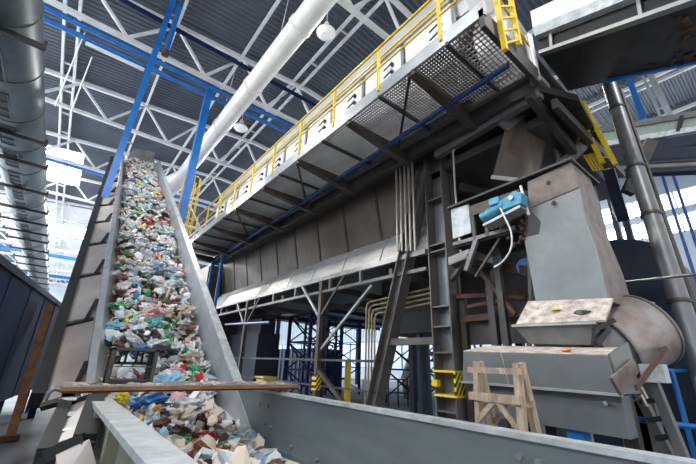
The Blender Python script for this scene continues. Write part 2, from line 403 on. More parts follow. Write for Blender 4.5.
MB().plate([I(.8, LEN - .4, -.45), I(2.4, LEN - .4, -.45), I(2.2, LEN - .1, .5), I(1., LEN - .1, .3)], .04).build('head_plate', 'steel_mid', t)
settle(t)

# ================================================================== receiving channel
t = thing('receiving_channel', 'grey steel channel in the foreground that feeds the waste conveyor', 'channel')
XR = 2.52; XL = .49
m = MB(); m.box(XR, XR + .03, .2, 6.9, -1.35, -.42); m.box(XR - .005, XR, .2, 6.9, -1.05, -1.03); m.build('right_wall', 'wall_steel', t)
MB().box(XR - .03, XR + .09, .2, 6.9, -.42, -.385).build('rim', 'wall_rim', t)
for y in (1.2, 2.6, 4., 5.4): MB().box(XR + .03, XR + .12, y, y + .08, -1.5, -.42).build('stiffener', 'steel_mid', t)
for y, z in ((1.33, -.52), (1.21, -.53), (5.1, -.58), (4.85, -.585), (4.9, -.8), (4.7, -.82), (4.15, -.95), (3.6, -.98)):
    MB().tube([(XR, y, z), (XR - .03, y, z)], .022, 8).build('bolt', 'galv', t)
MB().box(XL - .03, XL, .6, 4.35, -1.35, -.42).build('left_wall', 'stained_steel', t)
MB().box(XL - .1, XL + .07, .6, 4.35, -.42, -.385).build('rim', 'wall_rim', t)
for y in (1.7, 2.75, 3.6): MB().box(XL - .1, XL - .03, y, y + .09, -1.6, -.42).build('stiffener', 'stained_steel', t)
MB().box(XL - .03, XR + .03, .2, 6.2, -1.42, -1.35).build('belt', 'belt', t)
m = MB()
for y in (.9, 3., 5.2):
    for x in (XL, XR): MB().box(x - .05, x + .05, y, y + .1, -1.7, -1.42).build('leg', 'steel_dark', t)
settle(t)

# open black side frame, lower left
t = thing('side_frame', 'black angle-iron frame with grey panels beside the channel, lower left', 'frame')
zt, zb = -.62, -1.55
A = [(-.02, 5.2, -.45), (-.12, 3.4, -.95), (-.3, 2.75, -1.3)]
MB().bar(at(70, 392, 'y', 4.9), at(44, 456, 'y', 3.4), .1, .1).build('beam', 'black', t)
MB().bar(at(96, 398, 'y', 4.3), at(84, 440, 'y', 3.3), .14, .08).build('beam', 'black', t)
MB().bar(at(60, 408, 'y', 4.6), at(98, 396, 'y', 4.3), .07).build('cross_bar', 'black', t)
MB().bar(at(46, 456, 'y', 3.4), at(86, 438, 'y', 3.3), .08).build('cross_bar', 'black', t)
MB().plate([at(72, 404, 'y', 4.6), at(94, 398, 'y', 4.35), at(84, 436, 'y', 3.42), at(56, 446, 'y', 3.5)], .02).build('panel', 'panel_pink', t)
MB().plate([at(56, 458, 'y', 3.3), at(90, 442, 'y', 3.2), at(100, 480, 'y', 2.4), at(60, 490, 'y', 2.4)], .02).build('panel', 'panel_pink', t)
MB().bar(at(70, 392, 'y', 4.9), at(70, 392, 'y', 4.9) + V(0, 0, -1.36), .08).build('leg', 'black', t)
p = at(46, 456, 'y', 3.4); MB().bar(p, (p.x, p.y, -1.7), .08).build('leg', 'black', t)
p = at(88, 442, 'y', 3.2); MB().bar(p, (p.x, p.y, -1.7), .08).build('leg', 'black', t)
settle(t)
for k, (u, v, c) in enumerate(((75, 401, 'white'), (76, 417, 'clear'), (80, 432, 'white'))):
    p = at(u, v, 'y', 4.5 - k * .4); b = MB().blob(p + V(0, 0, .02), .09, 50 + k, 2, (1.4, .8, .25))
    single('plastic_scrap', b, 'w_' + c, ['crumpled white film caught at the top of the black side frame', 'pale film strip lying on the grey panel of the side frame', 'small white scrap near the lower bar of the side frame'][k], 'scrap')

# grated step across the channel
t = thing('grated_step', 'dusty grated step with brown front edge lying across the channel', 'step')
gz = -.29
MB().prism([(.16, 4.45, gz - .04), (2.75, 4.45, gz - .04), (2.75, 4.45, gz - .005), (.16, 4.45, gz - .005)], (0, .02, 0)).build('front_edge', 'rusty_wood', t)
m = MB()
for i in range(66): m.box(.18 + i * .039, .19 + i * .039, 4.47, 5.1, gz - .035, gz)
for j in range(12): m.box(.17, 2.75, 4.5 + j * .053, 4.505 + j * .053 + .008, gz - .03, gz + .004)
m.build('grating', 'steel_light', t)
MB().box(.17, 2.75, 4.47, 5.1, gz - .06, gz - .045).build('base_plate', 'rust', t)
m = MB()
for i in range(60):
    x = random.uniform(1.2, 2.74) if i > 20 else random.uniform(.2, 1.2); m.blob((x, random.uniform(4.5, 5.05), gz + .006), random.uniform(.02, .05), i, 1, (1.3, 1, .35))
m.build('grit', 'dust', t)['kind'] = 'stuff'
MB().tube([(.2, 4.5, gz - .04), (.12, 4.5, gz - .02), (.08, 4.5, gz - .05), (.07, 4.5, gz - .12)], .02, 8).build('hook', 'steel_mid', t)
for x in (.46, 2.5): MB().box(x, x + .08, 4.47, 4.55, -.385 if x > 1 else -.42, gz - .06).build('spacer', 'steel_dark', t)
settle(t)

# black crate
t = thing('crate', 'black plastic crate standing on its side on the grated step', 'crate')
cx0, cx1, cy0, cy1, cz0, cz1 = .53, .97, 4.72, 5.02, gz + .005, gz + .005 + .36
for a in ((cx0, cx0 + .035), (cx1 - .035, cx1)):
    MB().box(a[0], a[1], cy0, cy1, cz0, cz1).build('side_wall', 'black', t, bev=.004)
MB().box(cx0, cx1, cy0, cy1, cz1 - .03, cz1).build('side_wall', 'black', t, bev=.004)
MB().box(cx0, cx1, cy0, cy1, cz0, cz0 + .04).build('side_wall', 'black', t, bev=.004)
m = MB()
for x in (cx0 + .1, cx0 + .16, cx0 + .27, cx0 + .33): m.box(x, x + .025, cy1 - .02, cy1, cz0 + .2, cz1)
m.box(cx0, cx1, cy1 - .02, cy1, cz0 + .19, cz0 + .22)
m.build('bottom_lattice', 'black', t)
m = MB()
m.box(cx0 - .01, cx1 + .01, cy0 - .015, cy0 + .005, cz1 - .02, cz1 + .01).box(cx0 - .01, cx0 + .025, cy0 - .015, cy0 + .005, cz0, cz1).box(cx1 - .025, cx1 + .01, cy0 - .015, cy0 + .005, cz0, cz1)
m.box(cx0, cx1, cy0 - .015, cy0, cz0 + .17, cz0 + .18).build('rim', 'steel_dark', t)
settle(t)

# ================================================================== blue container and rusty beam, left
t = thing('waste_container', 'dark blue steel container at the left edge', 'container')
az = R @ cray(119, 355.5); az.z = 0; az.normalize(); sd = Vector((-az.y, az.x, 0))
E1 = at(45, 386, 'y', 16.2); E1.z = -1.02; E1.x -= .1; T1 = at(62, 310, 'y', 16.2)
zb, zt = -1.0, T1.z
def cp(a, s, z): q = Vector((E1.x, E1.y, 0)) - az * a + sd * s; return Vector((q.x, q.y, z - .012 * max(a, 0) if z > 0 else z))
MB().plate([cp(0, 0, zb), cp(12, 0, zb), cp(12, 0, zt), cp(-.3, 0, zt)], .06).build('side_plate', 'navy_paint', t)
MB().plate([cp(0, 0, zb), cp(0, 2.4, zb), cp(-.3, 2.4, zt), cp(-.3, 0, zt)], .06).build('end_plate', 'navy_paint', t)
MB().plate([cp(12, 0, zb), cp(12, 2.4, zb), cp(12, 2.4, zt), cp(12, 0, zt)], .06).build('end_plate', 'navy_paint', t)
MB().plate([cp(0, 2.4, zb), cp(12, 2.4, zb), cp(12, 2.4, zt), cp(-.3, 2.4, zt)], .06).build('side_plate', 'navy_paint', t)
MB().plate([cp(0, 0, zb), cp(12, 0, zb), cp(12, 2.4, zb), cp(0, 2.4, zb)], .08).build('bottom_plate', 'navy_paint', t)
MB().bar(cp(-.3, -.05, zt), cp(12, -.05, zt), .12, .12).build('top_rail', 'navy_steel', t)
for a in (.9, 2.6, 4.3, 6., 7.7, 9.4): MB().bar(cp(a, -.03, zb), cp(a, -.03, zt), .08).build('rib', 'navy_paint', t)
for a in (1, 4, 8, 11.5):
    for s_ in (.2, 2.2): MB().bar(cp(a, s_, zb), cp(a, s_, -1.7), .2).build('foot', 'navy_steel', t)
settle(t)
t = thing('steel_prop', 'rusty brown steel prop leaning on the dark blue container', 'beam')
pa = at(9, 441, 'y', 10.6); pb = at(50, 306, 'y', 11.6)
pa = pa * (-1.68 / pa.z)
MB().bar(pa, pb, .15, .12, (0, 1, 0)).build('bar', 'rusty_wood', t)
MB().bar(pa + V(0, .0, .01), pa + V(0, 0, .1), .3, .2, (0, 1, 0)).build('foot', 'rust', t)
settle(t)

# ================================================================== blue posts
t = thing('roof_post', 'tall blue steel post left of the waste conveyor, rising past the roof truss', 'post')
a = at(176, -6, 'y', 15.4); b = at(94, 222, 'y', 15.8)
a = Vector((.48, 15.2, 16.6)); b = Vector((-.05, 15.6, -1.7))
MB().bar(a, b, .24, .24, (0, 1, 0)).build('post_body', 'blue_paint', t)
for i in range(5):
    p = a.lerp(b, .06 + i * .1); MB().bar(p + V(.12, -.1, 0), p + V(.3, -.1, 0), .06).build('clip', 'steel_light', t)
settle(t)
t = thing('drop_pipe', 'short blue pipe hanging beside the tall blue post', 'pipe')
a = at(183, -4, 'y', 15.2); b = at(166, 51, 'y', 15.2)
MB().tube([a, b], .12, 10).build('pipe_body', 'blue_paint', t); MB().tube([b, b + V(0, 0, -.25)], .16, 10).build('end_cap', 'rust', t)
settle(t)
single('roof_post', MB().bar((3.3, 17., 13.9), (3.25, 17.2, -1.7), .34, .34), 'blue_paint', 'tall blue steel post right of the waste conveyor', 'post')

# ================================================================== walkway with yellow railing
WX0, WX1, WZ = 3.78, 5.05, 5.0
t = thing('walkway', 'overhead grated walkway with yellow railing along the sorting machine', 'walkway')
MB().box(WX0, WX0 + .06, 1.72, 18.2, WZ - .08, WZ + .2).build('edge_beam', 'rail_steel', t)
MB().box(WX1 + .3, WX1 + .4, 1.75, 18.2, WZ - .14, WZ + .04).build('edge_beam', 'steel_mid', t)
bys = [1.78, 2.4, 3.13, 4.0, 4.95, 5.95, 7.05, 8.05, 9.05, 10.1, 11.2, 12.4, 13.6, 14.8, 16., 17.2, 18.1]
for i, y in enumerate(bys):
    if i == 0:
        MB().box(WX0, WX1 + .5, y - .04, y + .04, WZ - .3, WZ + .06).build('end_beam', 'steel_dark', t)
    elif i % 2 == 0:
        MB().prism([(WX0, y - .03, WZ - .06), (WX0, y - .03, WZ - .16), (WX1 + .65, y - .03, WZ - .42), (WX1 + .65, y - .03, WZ - .06)], (0, .06, 0)).build('bracket', 'steel_brown', t)
        MB().prism([(WX0, y - .08, WZ - .16), (WX0, y - .08, WZ - .18), (WX1 + .65, y - .08, WZ - .45), (WX1 + .65, y - .08, WZ - .42)], (0, .16, 0)).build('bracket_flange', 'steel_brown', t)
    else:
        MB().box(WX0, WX1 + .3, y - .025, y + .025, WZ - .12, WZ - .05).build('cross_bar', 'steel_dark', t)
for i in range(len(bys) - 1):
    m = MB(); y0, y1 = bys[i], bys[i + 1]; n = int((y1 - y0) / (.055 if i else .07))
    for k in range(n): y = y0 + (y1 - y0) * (k + .5) / n; m.box(WX0 + .05, WX1 + .3, y - (.012 if i else .006), y + (.012 if i else .006), WZ - .03, WZ)
    nx = 22 if i else 16
    for k in range(nx):
        x = WX0 + .08 + 1.42 * k / nx; m.box(x, x + (.02 if i else .012), y0, y1, WZ - .03, WZ)
    m.build('grating_panel', 'galv' if i > 1 else 'steel_mid', t)
for i in (2, 6, 10): MB().bar((WX0 + .05, bys[i] + .1, WZ - .1), (WX1 + .2, bys[i + 2] - .1, WZ - .1), .05).build('diagonal_brace', 'steel_dark', t)
for y in [2.5 + 1.5 * k for k in range(11)]:
    MB().box(WX0 - .03, WX0 + .02, y - .025, y + .025, WZ + .05, WZ + 1.1).build('railing_post', 'yellow', t)
MB().tube([(WX0 - .05, 1.75, WZ + 1.1), (WX0, 18.2, WZ + 1.1)], .028, 8).build('handrail', 'yellow', t)
MB().tube([(WX0 - .02, 1.75, WZ + .6), (WX0, 18.2, WZ + .6)], .018, 8).build('knee_rail', 'yellow', t)
MB().tube([(5.55, 1.8, 5.65), (5.0, 1.75, 5.6), (WX0, 1.75, WZ + 1.1)], .02, 8).build('handrail', 'yellow', t)
settle(t)
single('service_pipe', MB().tube([(4.75, 1.9, 4.72), (5.45, 18.3, 4.72)], .05, 8), 'blue_dark', 'thin blue pipe running under the whole walkway', 'pipe')
for y, l in ((17.9, 'left'), (16.5, 'right')):
    single('drop_pipe', MB().tube([(5.35, y, 4.7), (5.35, y, -1.7)], .08, 8), 'blue_paint', 'vertical blue pipe below the far end of the walkway, %s one' % l, 'pipe', 'blue drop pipes')
# caged ladder at far end
t = thing('caged_ladder', 'yellow caged ladder at the far end of the walkway', 'ladder')
lx, ly = 3.75, 18.9
for s_ in (-.25, .25): MB().bar((lx + s_, ly, 4.2), (lx + s_, ly, 9.1), .05).build('stile', 'yellow', t)
for k in range(15): MB().tube([(lx - .25, ly, 4.4 + k * .32), (lx + .25, ly, 4.4 + k * .32)], .018, 6).build('rung', 'yellow', t)
for k in range(5):
    z = 5.9 + k * .8; MB().tube([(lx + .45 * math.cos(a), ly - .1 - .7 * math.sin(a), z) for a in [math.pi * j / 10 for j in range(11)]], .03, 6).build('cage_hoop', 'yellow', t)
for a in (.3, .9, 1.57, 2.2, 2.8): MB().bar((lx + .45 * math.cos(a), ly - .1 - .7 * math.sin(a), 5.9), (lx + .45 * math.cos(a), ly - .1 - .7 * math.sin(a), 9.1), .035).build('cage_strip', 'yellow', t)
for s_ in (-.7, -.3): MB().bar((lx + s_, ly - .9, 4.9), (lx + s_, ly - .9, 6.4), .05).build('guard_post', 'yellow', t)
for z in (5.6, 6.4): MB().bar((lx - .7, ly - .9, z), (lx + .2, ly - .9, z), .05).build('guard_rail', 'yellow', t)
settle(t)

# ================================================================== sorting machine above the walkway
t = thing('sorting_machine', 'long enclosed sorting machine with white panels behind the yellow railing', 'machine')
MB().box(5.15, 6.9, 2.9, 18.3, 5.05, 7.2).build('body', 'steel_dark', t)
for i in range(10):
    y = 3.0 + i * 1.5
    MB().box(5.08, 5.15, y + .05, y + 1.4, 6.0, 7.55).build('white_panel', 'white_panel', t)
    MB().box(5.03, 5.1, y - .05, y + .02, 5.2, 7.7).build('frame_post', 'galv', t)
    for z in (6.95, 7.2, ):
        h = MB(); h.box(5.0, 5.08, y + .3, y + .36, z, z + .1).bar((5.0, y + .33, z + .05), (5.0, y + .6, z + .0), .03); h.build('latch', 'black', t)
MB().prism([(5.12, 2.7, 7.72), (5.2, 2.7, 8.5), (5.5, 2.7, 8.8), (6.9, 2.7, 8.8), (6.9, 2.7, 7.2), (5.2, 2.7, 7.2)], (0, 15.5, 0)).build('cover', 'cover_grey', t)
MB().tube([(5.0, 2.4, 7.62), (5.0, 18.3, 7.62)], .035, 8).build('cable_conduit', 'conduit_tan', t)
MB().tube([(5.02, 2.4, 7.8), (5.02, 18.3, 7.8)], .03, 8).build('cable_conduit', 'yellow', t)
m = MB(); m.tube([(6.3, 2.7, 6.4), (6.3, 2.2, 6.4), (6.3, 2.15, 6.4)], .9, 32, tr=[1.05, 1.05, .7]).build('end_drum', 'steel_light', t)
settle(t)

# trough housing under the walkway
t = thing('trough_housing', 'long brown steel trough wall under the walkway with bright sloped flaps', 'machine')
def XW(z): return 6.75 - (z - 3) * .2
m = MB(); m.plate([(XW(3.0), 4.9, 3.0), (XW(3.), 19.5, 3.0), (XW(5.), 19.5, 5.), (XW(5.), 4.9, 5.)], .05).build('wall_panel', 'brown_wall', t)
for i in range(10):
    y = 5.3 + i * 1.55; z0, z1 = 3.1, 4.9
    MB().bar((XW(z0) - .04, y, z0), (XW(z1) - .04, y, z1), .06, .09).build('seam', 'steel_dark', t)
m = MB().bar((5.55, 1.9, 4.75), (5.55, 19, 4.75), .12, .3).build('top_beam', 'steel_dark', t)
m = MB().box(5.5, 7.2, 3.2, 19, 4.9, 5.02).build('deck', 'steel_dark', t)
for i in range(9):
    y = 4.8 + i * 1.62; g = .03
    MB().plate([(6.55, y + g, 3.28), (6.55, y + 1.6, 3.3), (6.28, y + 1.6, 2.93), (6.28, y + g, 2.93)], .03).build('flap', 'flap', t)
    MB().plate([(6.28, y + g, 2.93), (6.28, y + 1.6, 2.93), (6.12, y + 1.6, 2.5), (6.12, y + g, 2.5)], .03).build('flap_lip', 'flap', t)
MB().box(6.5, 10, 4.9, 19.4, 2.55, 2.65).build('floor_plate', 'steel_dark', t)
MB().plate([(6.7, 19.3, 2.6), (9.5, 19.3, 2.6), (9.5, 19.3, 5.), (6.4, 19.3, 5.)], .05).build('end_plate', 'steel_dark', t)
MB().box(9.5, 9.6, 4.9, 19.4, 2.6, 6.5).build('back_plate', 'steel_dark', t)
settle(t)

# support frame under trough
t = thing('trough_scaffold', 'long steel frame carrying the trough, on braced brown posts', 'frame')
MB().box(5.98, 6.1, 4.8, 20, 2.36, 2.48).build('upper_beam', 'steel_light', t)
MB().box(5.98, 6.1, 4.8, 20, 1.98, 2.06).build('lower_beam', 'steel_mid', t)
for y in (5.6, 7.0, 8.4, 10.4, 12., 13.6, 15.4, 17.4): MB().box(5.99, 6.08, y, y + .08, 2.05, 2.37).build('strut', 'steel_mid', t)
for y in (8.85, 14.3):
    MB().box(5.95, 6.08, y - .07, y + .07, -1.7, 2.36).build('post', 'steel_brown', t)
    MB().bar((6., y, 1.25), (6., y + 1.15, 2.36), .07).build('knee_brace', 'steel_light', t)
    MB().bar((6., y, 1.25), (6., y - 1.15, 2.36), .07).build('knee_brace', 'steel_brown', t)
MB().box(5.92, 6.11, 8.75, 8.95, -.72, -.34).build('hazard_tag', 'hazard', t)
MB().bar((6.02, 8.75, .35), (6.02, 6.6, 1.9), .06).build('brace', 'steel_light', t)
MB().bar((6.02, 8.8, -.2), (6.02, 6.4, -1.65), .1).build('brace', 'steel_brown', t)
MB().box(6., 6.06, 6.3, 20, .04, .1).build('tie_rail', 'steel_dark', t)
MB().box(6., 6.06, 6.3, 20, -.62, -.58).build('tie_rail', 'steel_dark', t)
for y in (4.4, 8.8, 14.3, 19): MB().box(9.9, 10.08, y - .09, y + .09, -1.7, 2.55).build('post', 'navy_steel', t)
for y in (6, 8.8, 11.5, 14.3, 17, 19.5): MB().box(6.1, 10, y - .06, y + .06, 2.05, 2.25).build('cross_beam', 'steel_brown', t)
settle(t)
single('service_pipe', MB().tube([(5.8, 16., 1.45), (5.1, 10.3, 1.12)], .05, 8), 'blue_dark', 'short blue pipe crossing low in front of the far frame post', 'pipe')

# main column + raking brace
t = thing('steel_column', 'heavy brown steel column with yellow and black hazard band', 'column')
cx0, cx1, cyn, cyf = 6.0, 6.42, 4.25, 4.74
MB().box(cx0, cx1, cyn, cyn + .03, -1.7, 4.8).build('flange', 'column_steel', t)
MB().box(cx0, cx1, cyf - .03, cyf, -1.7, 4.8).build('flange', 'column_steel', t)
MB().box(cx0 + .28, cx0 + .32, cyn, cyf, -1.7, 4.8).build('web', 'galv', t)
for z in (-.8, .25, .75, 1.15, 2.35, 2.5, 3.6, 4.3): MB().box(cx0 + .02, cx0 + .29, cyn + .02, cyf - .02, z, z + .03).build('stiffener', 'steel_mid', t)
h = MB(); h.box(cx0 - .005, cx1 + .005, cyn - .008, cyn + .032, -.5, -.08).build('hazard_band', 'hazard', t)
MB().box(cx0 - .01, cx1, cyn - .014, cyf + .01, -.1, -.06).build('yellow_strip', 'yellow', t)
MB().box(cx0 - .01, cx1, cyn - .014, cyf + .01, -.53, -.49).build('yellow_strip', 'yellow', t)
MB().box(cx0 - .05, cx0 + .06, cyf - .1, cyf + .02, -.36, -.24).build('junction_box', 'yellow', t)
MB().box(cx0 - .1, cx1 + .1, cyn - .1, cyf + .1, -1.7, -1.66).build('base_plate', 'steel_mid', t)
settle(t)
t = thing('raking_brace', 'slanted brown steel brace leaning up to the hazard-striped column', 'brace')
MB().ibeam((6.05, 6.75, -1.62), (6.05, 4.75, 4.45), .3, .3, .025, (0, 1, 0)).build('brace_body', 'column_steel', t)
MB().box(5.95, 6.15, 4.66, 6.0, .42, .56).build('tie_beam', 'column_steel', t)
MB().box(5.8, 6.3, 6.5, 7.1, -1.7, -1.62).build('base_plate', 'steel_mid', t)
settle(t)
# conduit bundles
t = thing('conduit_bundle', 'bundle of vertical metal conduits left of the steel column', 'conduit')
for i in range(5):
    u = 396 + i * 4; a = at(u, 160, 'x', 5.75); b = at(u + 3, 251, 'x', 5.75); MB().tube([(5.75, a.y, a.z), (5.75, a.y, b.z)], .026, 8).build('conduit_tube', 'conduit', t)
settle(t)
t = thing('conduit_bundle', 'bundle of tan conduits dropping below the trough then turning right', 'conduit')
for i in range(4):
    a = 1.58 - i * .11; y = 7.22 - i * .11
    MB().tube([(6.4, 4.8, a + .1), (6.4, y - .15, a), (6.4, y - .05, a - .03), (6.4, y, a - .14), (6.4, y, -1.15)], .026, 8).build('conduit_tube', 'conduit_tan', t)
MB().box(6.35, 6.45, 6.8, 7.3, -.6, -.38).build('clamp', 'steel_mid', t)
MB().box(6.36, 6.44, 6.85, 7.26, -1.7, -1.15).build('riser_box', 'steel_dark', t)
settle(t)

# ================================================================== discharge conveyor head, chute and motor (right of column)
t = thing('discharge_chute', 'tall grey sheet-metal chute with dusty side', 'chute')
X = 5.0
poly = [(X, 1.42, 2.72), (X, 2.06, 2.56), (X, 2.2, 2.2), (X, 2.02, 1.75), (X, 2.12, 1.6), (X, 2.22, .84), (X, 1.28, .82), (X, 1.43, 1.55), (X, 1.53, 2.3)]
pol = [(5., 1.28, .75), (5., 2.24, .78), (5., 2.1, 1.85), (5., 2.02, 2.56), (5., 1.42, 2.74), (5., 1.52, 2.28), (5., 1.46, 1.5)]
pol = [at(u, v, 'x', 5.) for u, v in ((535.5, 300), (524, 238), (539, 234), (541, 222), (529, 208), (527.5, 182), (570.8, 161.8), (579, 187), (584, 215), (599, 262), (608, 300))]
MB().prism(pol, (.05, 0, 0)).build('front_panel', 'chute_grey', t)
edge = pol[6:]
edge = [p + V(.05, 0, 0) for p in edge]
outer = [V(5. + w_, p.y, p.z) for p, w_ in zip(edge, (.72, .74, .76, .92, 1.0))]
for i in range(4):
    MB().plate([edge[i], edge[i + 1], outer[i + 1], outer[i]], .03, (0, -1, 0)).build('side_panel', 'chute_dusty', t)
MB().plate([(5.06, 2.28, .9), (6.0, 2.28, .9), (5.8, 2.1, 2.56), (5.06, 2.1, 2.56)], .04, (0, 1, 0)).build('back_panel', 'steel_dark', t)
MB().plate([(4.93, 1.36, 2.77), (6.0, 1.36, 2.77), (6.0, 3.42, 2.7), (4.93, 3.42, 2.7)], .035, (0, 0, 1)).build('lid', 'steel_dark', t)
MB().plate([at(u, v, 'x', 4.985) for u, v in ((528, 183), (570.5, 163), (579, 187), (529.5, 208))], .02, (-1, 0, 0)).build('inspection_plate', 'chute_dusty', t)
MB().bar((4.96, 2.1, 2.62), (4.96, 2.05, 2.12), .03, .03).build('edge_strip', 'cable_white', t)
for p in ((4.97, 1.72, 2.53), (4.97, 1.7, 2.2)):
    MB().blob(p, .035, 3, 1, (.4, 1, 1)).build('hole_rim', 'rust', t)
settle(t)
t = thing('discharge_conveyor', 'dark belt conveyor frame feeding the grey chute', 'conveyor')
MB().box(5.0, 5.05, 2.15, 3.38, 2.42, 2.6).build('side_plate', 'steel_brown', t)
MB().plate([(4.99, 3.02, 2.64), (4.99, 3.38, 2.66), (4.99, 3.38, 2.1), (4.99, 3.02, 2.12)], .03, (-1, 0, 0)).build('light_panel', 'wall_rim', t)
MB().box(5.05, 6., 2.3, 3.4, 1.95, 2.05).build('belt', 'black', t)
MB().box(5.0, 5.06, 2.3, 3.4, 1.98, 2.04).build('frame_rail', 'steel_mid', t)
MB().bar((5.03, 2.95, 2.0), (5.03, 3.2, 1.5), .07).build('brace', 'steel_mid', t)
MB().bar((5.12, 2.6, 1.95), (5.12, 3.1, 1.4), .035).build('brace', 'steel_brown', t)
for y in (2.4, 2.75, 2.98): MB().bar((5.02, y, 1.98), (5.02, y, 2.42), .05).build('upright', 'steel_brown', t)
MB().bar((5.5, 2.9, 2.), (5.5, 2.9, -1.7), .1).build('leg', 'steel_dark', t)
MB().bar((5.9, 3.3, 2.), (5.9, 3.3, -1.7), .12).build('leg', 'steel_dark', t)
MB().bar((5.9, 2.45, 2.), (5.9, 2.45, -1.7), .12).build('leg', 'steel_dark', t)
for i in range(14): MB().blob((5.02 + random.uniform(-.05, .05), 2.2 + random.uniform(-.08, .25), 1.85 + random.uniform(-.15, .25)), .035, i, 1).build('dirt_clump', 'rust', t)
settle(t)
t = thing('gear_motor', 'light blue electric gear motor beside the grey chute', 'motor')
mx = 4.82
a = at(486, 216, 'x', mx); b = at(502, 207, 'x', mx); c = at(514, 203, 'x', mx)
MB().tube([a, a.lerp(b, .3), b], .085, 20, tr=[.07, .09, .09]).build('motor_body', 'motor', t)
MB().tube([a + (a - b) * .25, a], .08, 20).build('fan_cover', 'motor', t)
MB().box(b.x - .12, b.x, b.y - .02, b.y + .14, b.z + .03, b.z + .14).build('terminal_box', 'motor', t, bev=.008)
MB().tube([b, b.lerp(c, .3)], .11, 20).build('flange', 'motor', t)
g = MB(); g.prism([(c.x - .09, c.y + .16, c.z - .1), (c.x - .09, c.y - .14, c.z - .08), (c.x - .09, c.y - .17, c.z + .08), (c.x - .09, c.y - .06, c.z + .15), (c.x - .09, c.y + .16, c.z + .06)], (.2, 0, 0)); g.build('gearbox', 'motor', t, bev=.012)
MB().tube([(c.x - .13, c.y - .02, c.z + .04), (c.x - .08, c.y - .02, c.z + .04)], .035, 12).build('shaft_cap', 'galv', t)
MB().plate([(4.74, a.y + .02, a.z - .19), (4.99, a.y + .02, a.z - .19), (4.99, c.y - .12, c.z - .13), (4.74, c.y - .12, c.z - .13)], .04).build('mounting_plate', 'steel_light', t)
pts = [b + V(-.08, 0, .1), b + V(-.08, 0, 0), at(505, 218, 'x', 4.7), at(511, 232, 'x', 4.72), at(511, 248, 'x', 4.75), at(503, 261, 'x', 4.8), at(492, 268, 'x', 4.85), at(480, 272, 'x', 4.9)]
pts = [((2 * pts[i]) + (pts[i + 1] - pts[i - 1]) * k + (2 * pts[i - 1] - 5 * pts[i] + 4 * pts[i + 1] - pts[i + 2]) * k * k + (3 * pts[i] - pts[i - 1] - 3 * pts[i + 1] + pts[i + 2]) * k ** 3) * .5 for i in range(1, len(pts) - 2) for k in (0, .2, .4, .6, .8)]
MB().tube(pts, .012, 8).build('cable', 'cable_white', t)
settle(t)
t = thing('drip_tray', 'shallow dark metal tray fixed beside the hazard-striped column', 'tray')
q = [at(448, 263, 'x', 5.3), at(470, 256, 'x', 5.9), at(500, 268, 'x', 5.6), at(482, 277, 'x', 5.0)]
zc = 1.75
q = [at(449, 264, 'z', zc), at(470, 256, 'z', zc), at(502, 266, 'z', zc), at(484, 278, 'z', zc)]
MB().plate(q, .02).build('tray_bottom', 'steel_mid', t)
for i in range(4):
    a, b = q[i], q[(i + 1) % 4]; MB().bar(a + V(0, 0, .06), b + V(0, 0, .06), .02, .13).build('tray_side', 'steel_mid', t)
MB().bar(q[2], (5.5, 2.4, 1.45), .08, .14).build('support_arm', 'rust', t)
MB().bar(q[0].lerp(q[2], .5), (5.5, 2.7, .8), .07).build('support_arm', 'rust', t)
MB().bar((6.1, 4.24, 1.7), q[1], .08).build('support_arm', 'steel_mid', t)
settle(t)
t = thing('low_beam_frame', 'rusty beams under the tray between column and chute', 'frame')
MB().bar((6.4, 4.2, .62), (6.1, 2.3, .62), .08, .4).build('beam', 'steel_dark', t)
MB().bar((6.3, 4.2, .9), (6.0, 2.3, .9), .14, .12).build('beam', 'rust', t)
MB().bar((6.2, 4.2, 1.35), (6.2, 2.3, 1.2), .1, .08).build('beam', 'rust', t)
MB().tube([(6.1, 3.9, 1.1), (5.9, 3.2, 1.1), (5.9, 2.9, 1.15), (5.9, 2.7, 1.1)], .05, 8).build('loose_hose', 'rust', t)
for y in (4.15, 2.4): MB().bar((6.3, y, 1.4), (6.3, y, -1.7), .12).build('post', 'steel_dark', t)
settle(t)

# ================================================================== hopper group lower right
t = thing('screw_hopper', 'grey two-tier sheet-metal hopper behind the wooden trestle', 'hopper')
X = 4.2
up = [(X, 2.82, .2), (X, 1.22, .16), (X, 1.18, -.19), (X, 2.87, -.17)]
MB().prism(up, (.66, 0, 0)).build('upper_box', 'hopper_grey', t, bev=.006)
MB().prism([(X + .06, 2.8, -.19), (X + .06, 1.2, -.2), (X + .06, 1.2, -.56), (X + .06, 2.72, -.53)], (.24, 0, 0)).build('lower_box', 'hopper_grey', t, bev=.006)
MB().bar((X - .01, 2.88, -.17), (X - .01, 1.17, -.19), .05, .025).build('flange', 'steel_light', t)
MB().plate([(X, 2.82, .205), (X, 1.22, .165), (X + .55, 1.22, .26), (X + .55, 2.82, .3)], .02).build('sloped_top', 'dust', t)
MB().plate([(X, 1.2, .17), at(628, 342, 'y', 1.15), at(633, 358, 'y', 1.13), (X, 1.17, -.02)], .02, (-.3, -1, 0)).build('end_cheek', 'hopper_grey', t)
MB().plate([at(612, 378, 'y', 1.16), at(634, 359, 'y', 1.1), at(640, 371, 'y', 1.1), at(622, 395, 'y', 1.16)], .03, (-.3, -1, 0)).build('end_cheek', 'chute_dusty', t)
MB().bar((X - .005, 2.3, .18), (X - .005, 2.25, -.17), .012, .012).build('seam', 'steel_light', t)
MB().tube([(X + .06, 1.32, -.27), (X - .01, 1.32, -.27)], .02, 8).build('bolt', 'galv', t)
for y in (2.55, 1.6): MB().box(X + .1, X + .28, y, y + .15, -1.7, -.54).build('leg', 'blue_paint', t)
for y in (2.0, 1.25): MB().box(X + .45, X + .6, y, y + .12, -1.7, -.18).build('leg', 'steel_dark', t)
settle(t)
t = thing('feed_pan', 'open dark pan with a dusty bright sloping tray under the grey chute', 'pan')
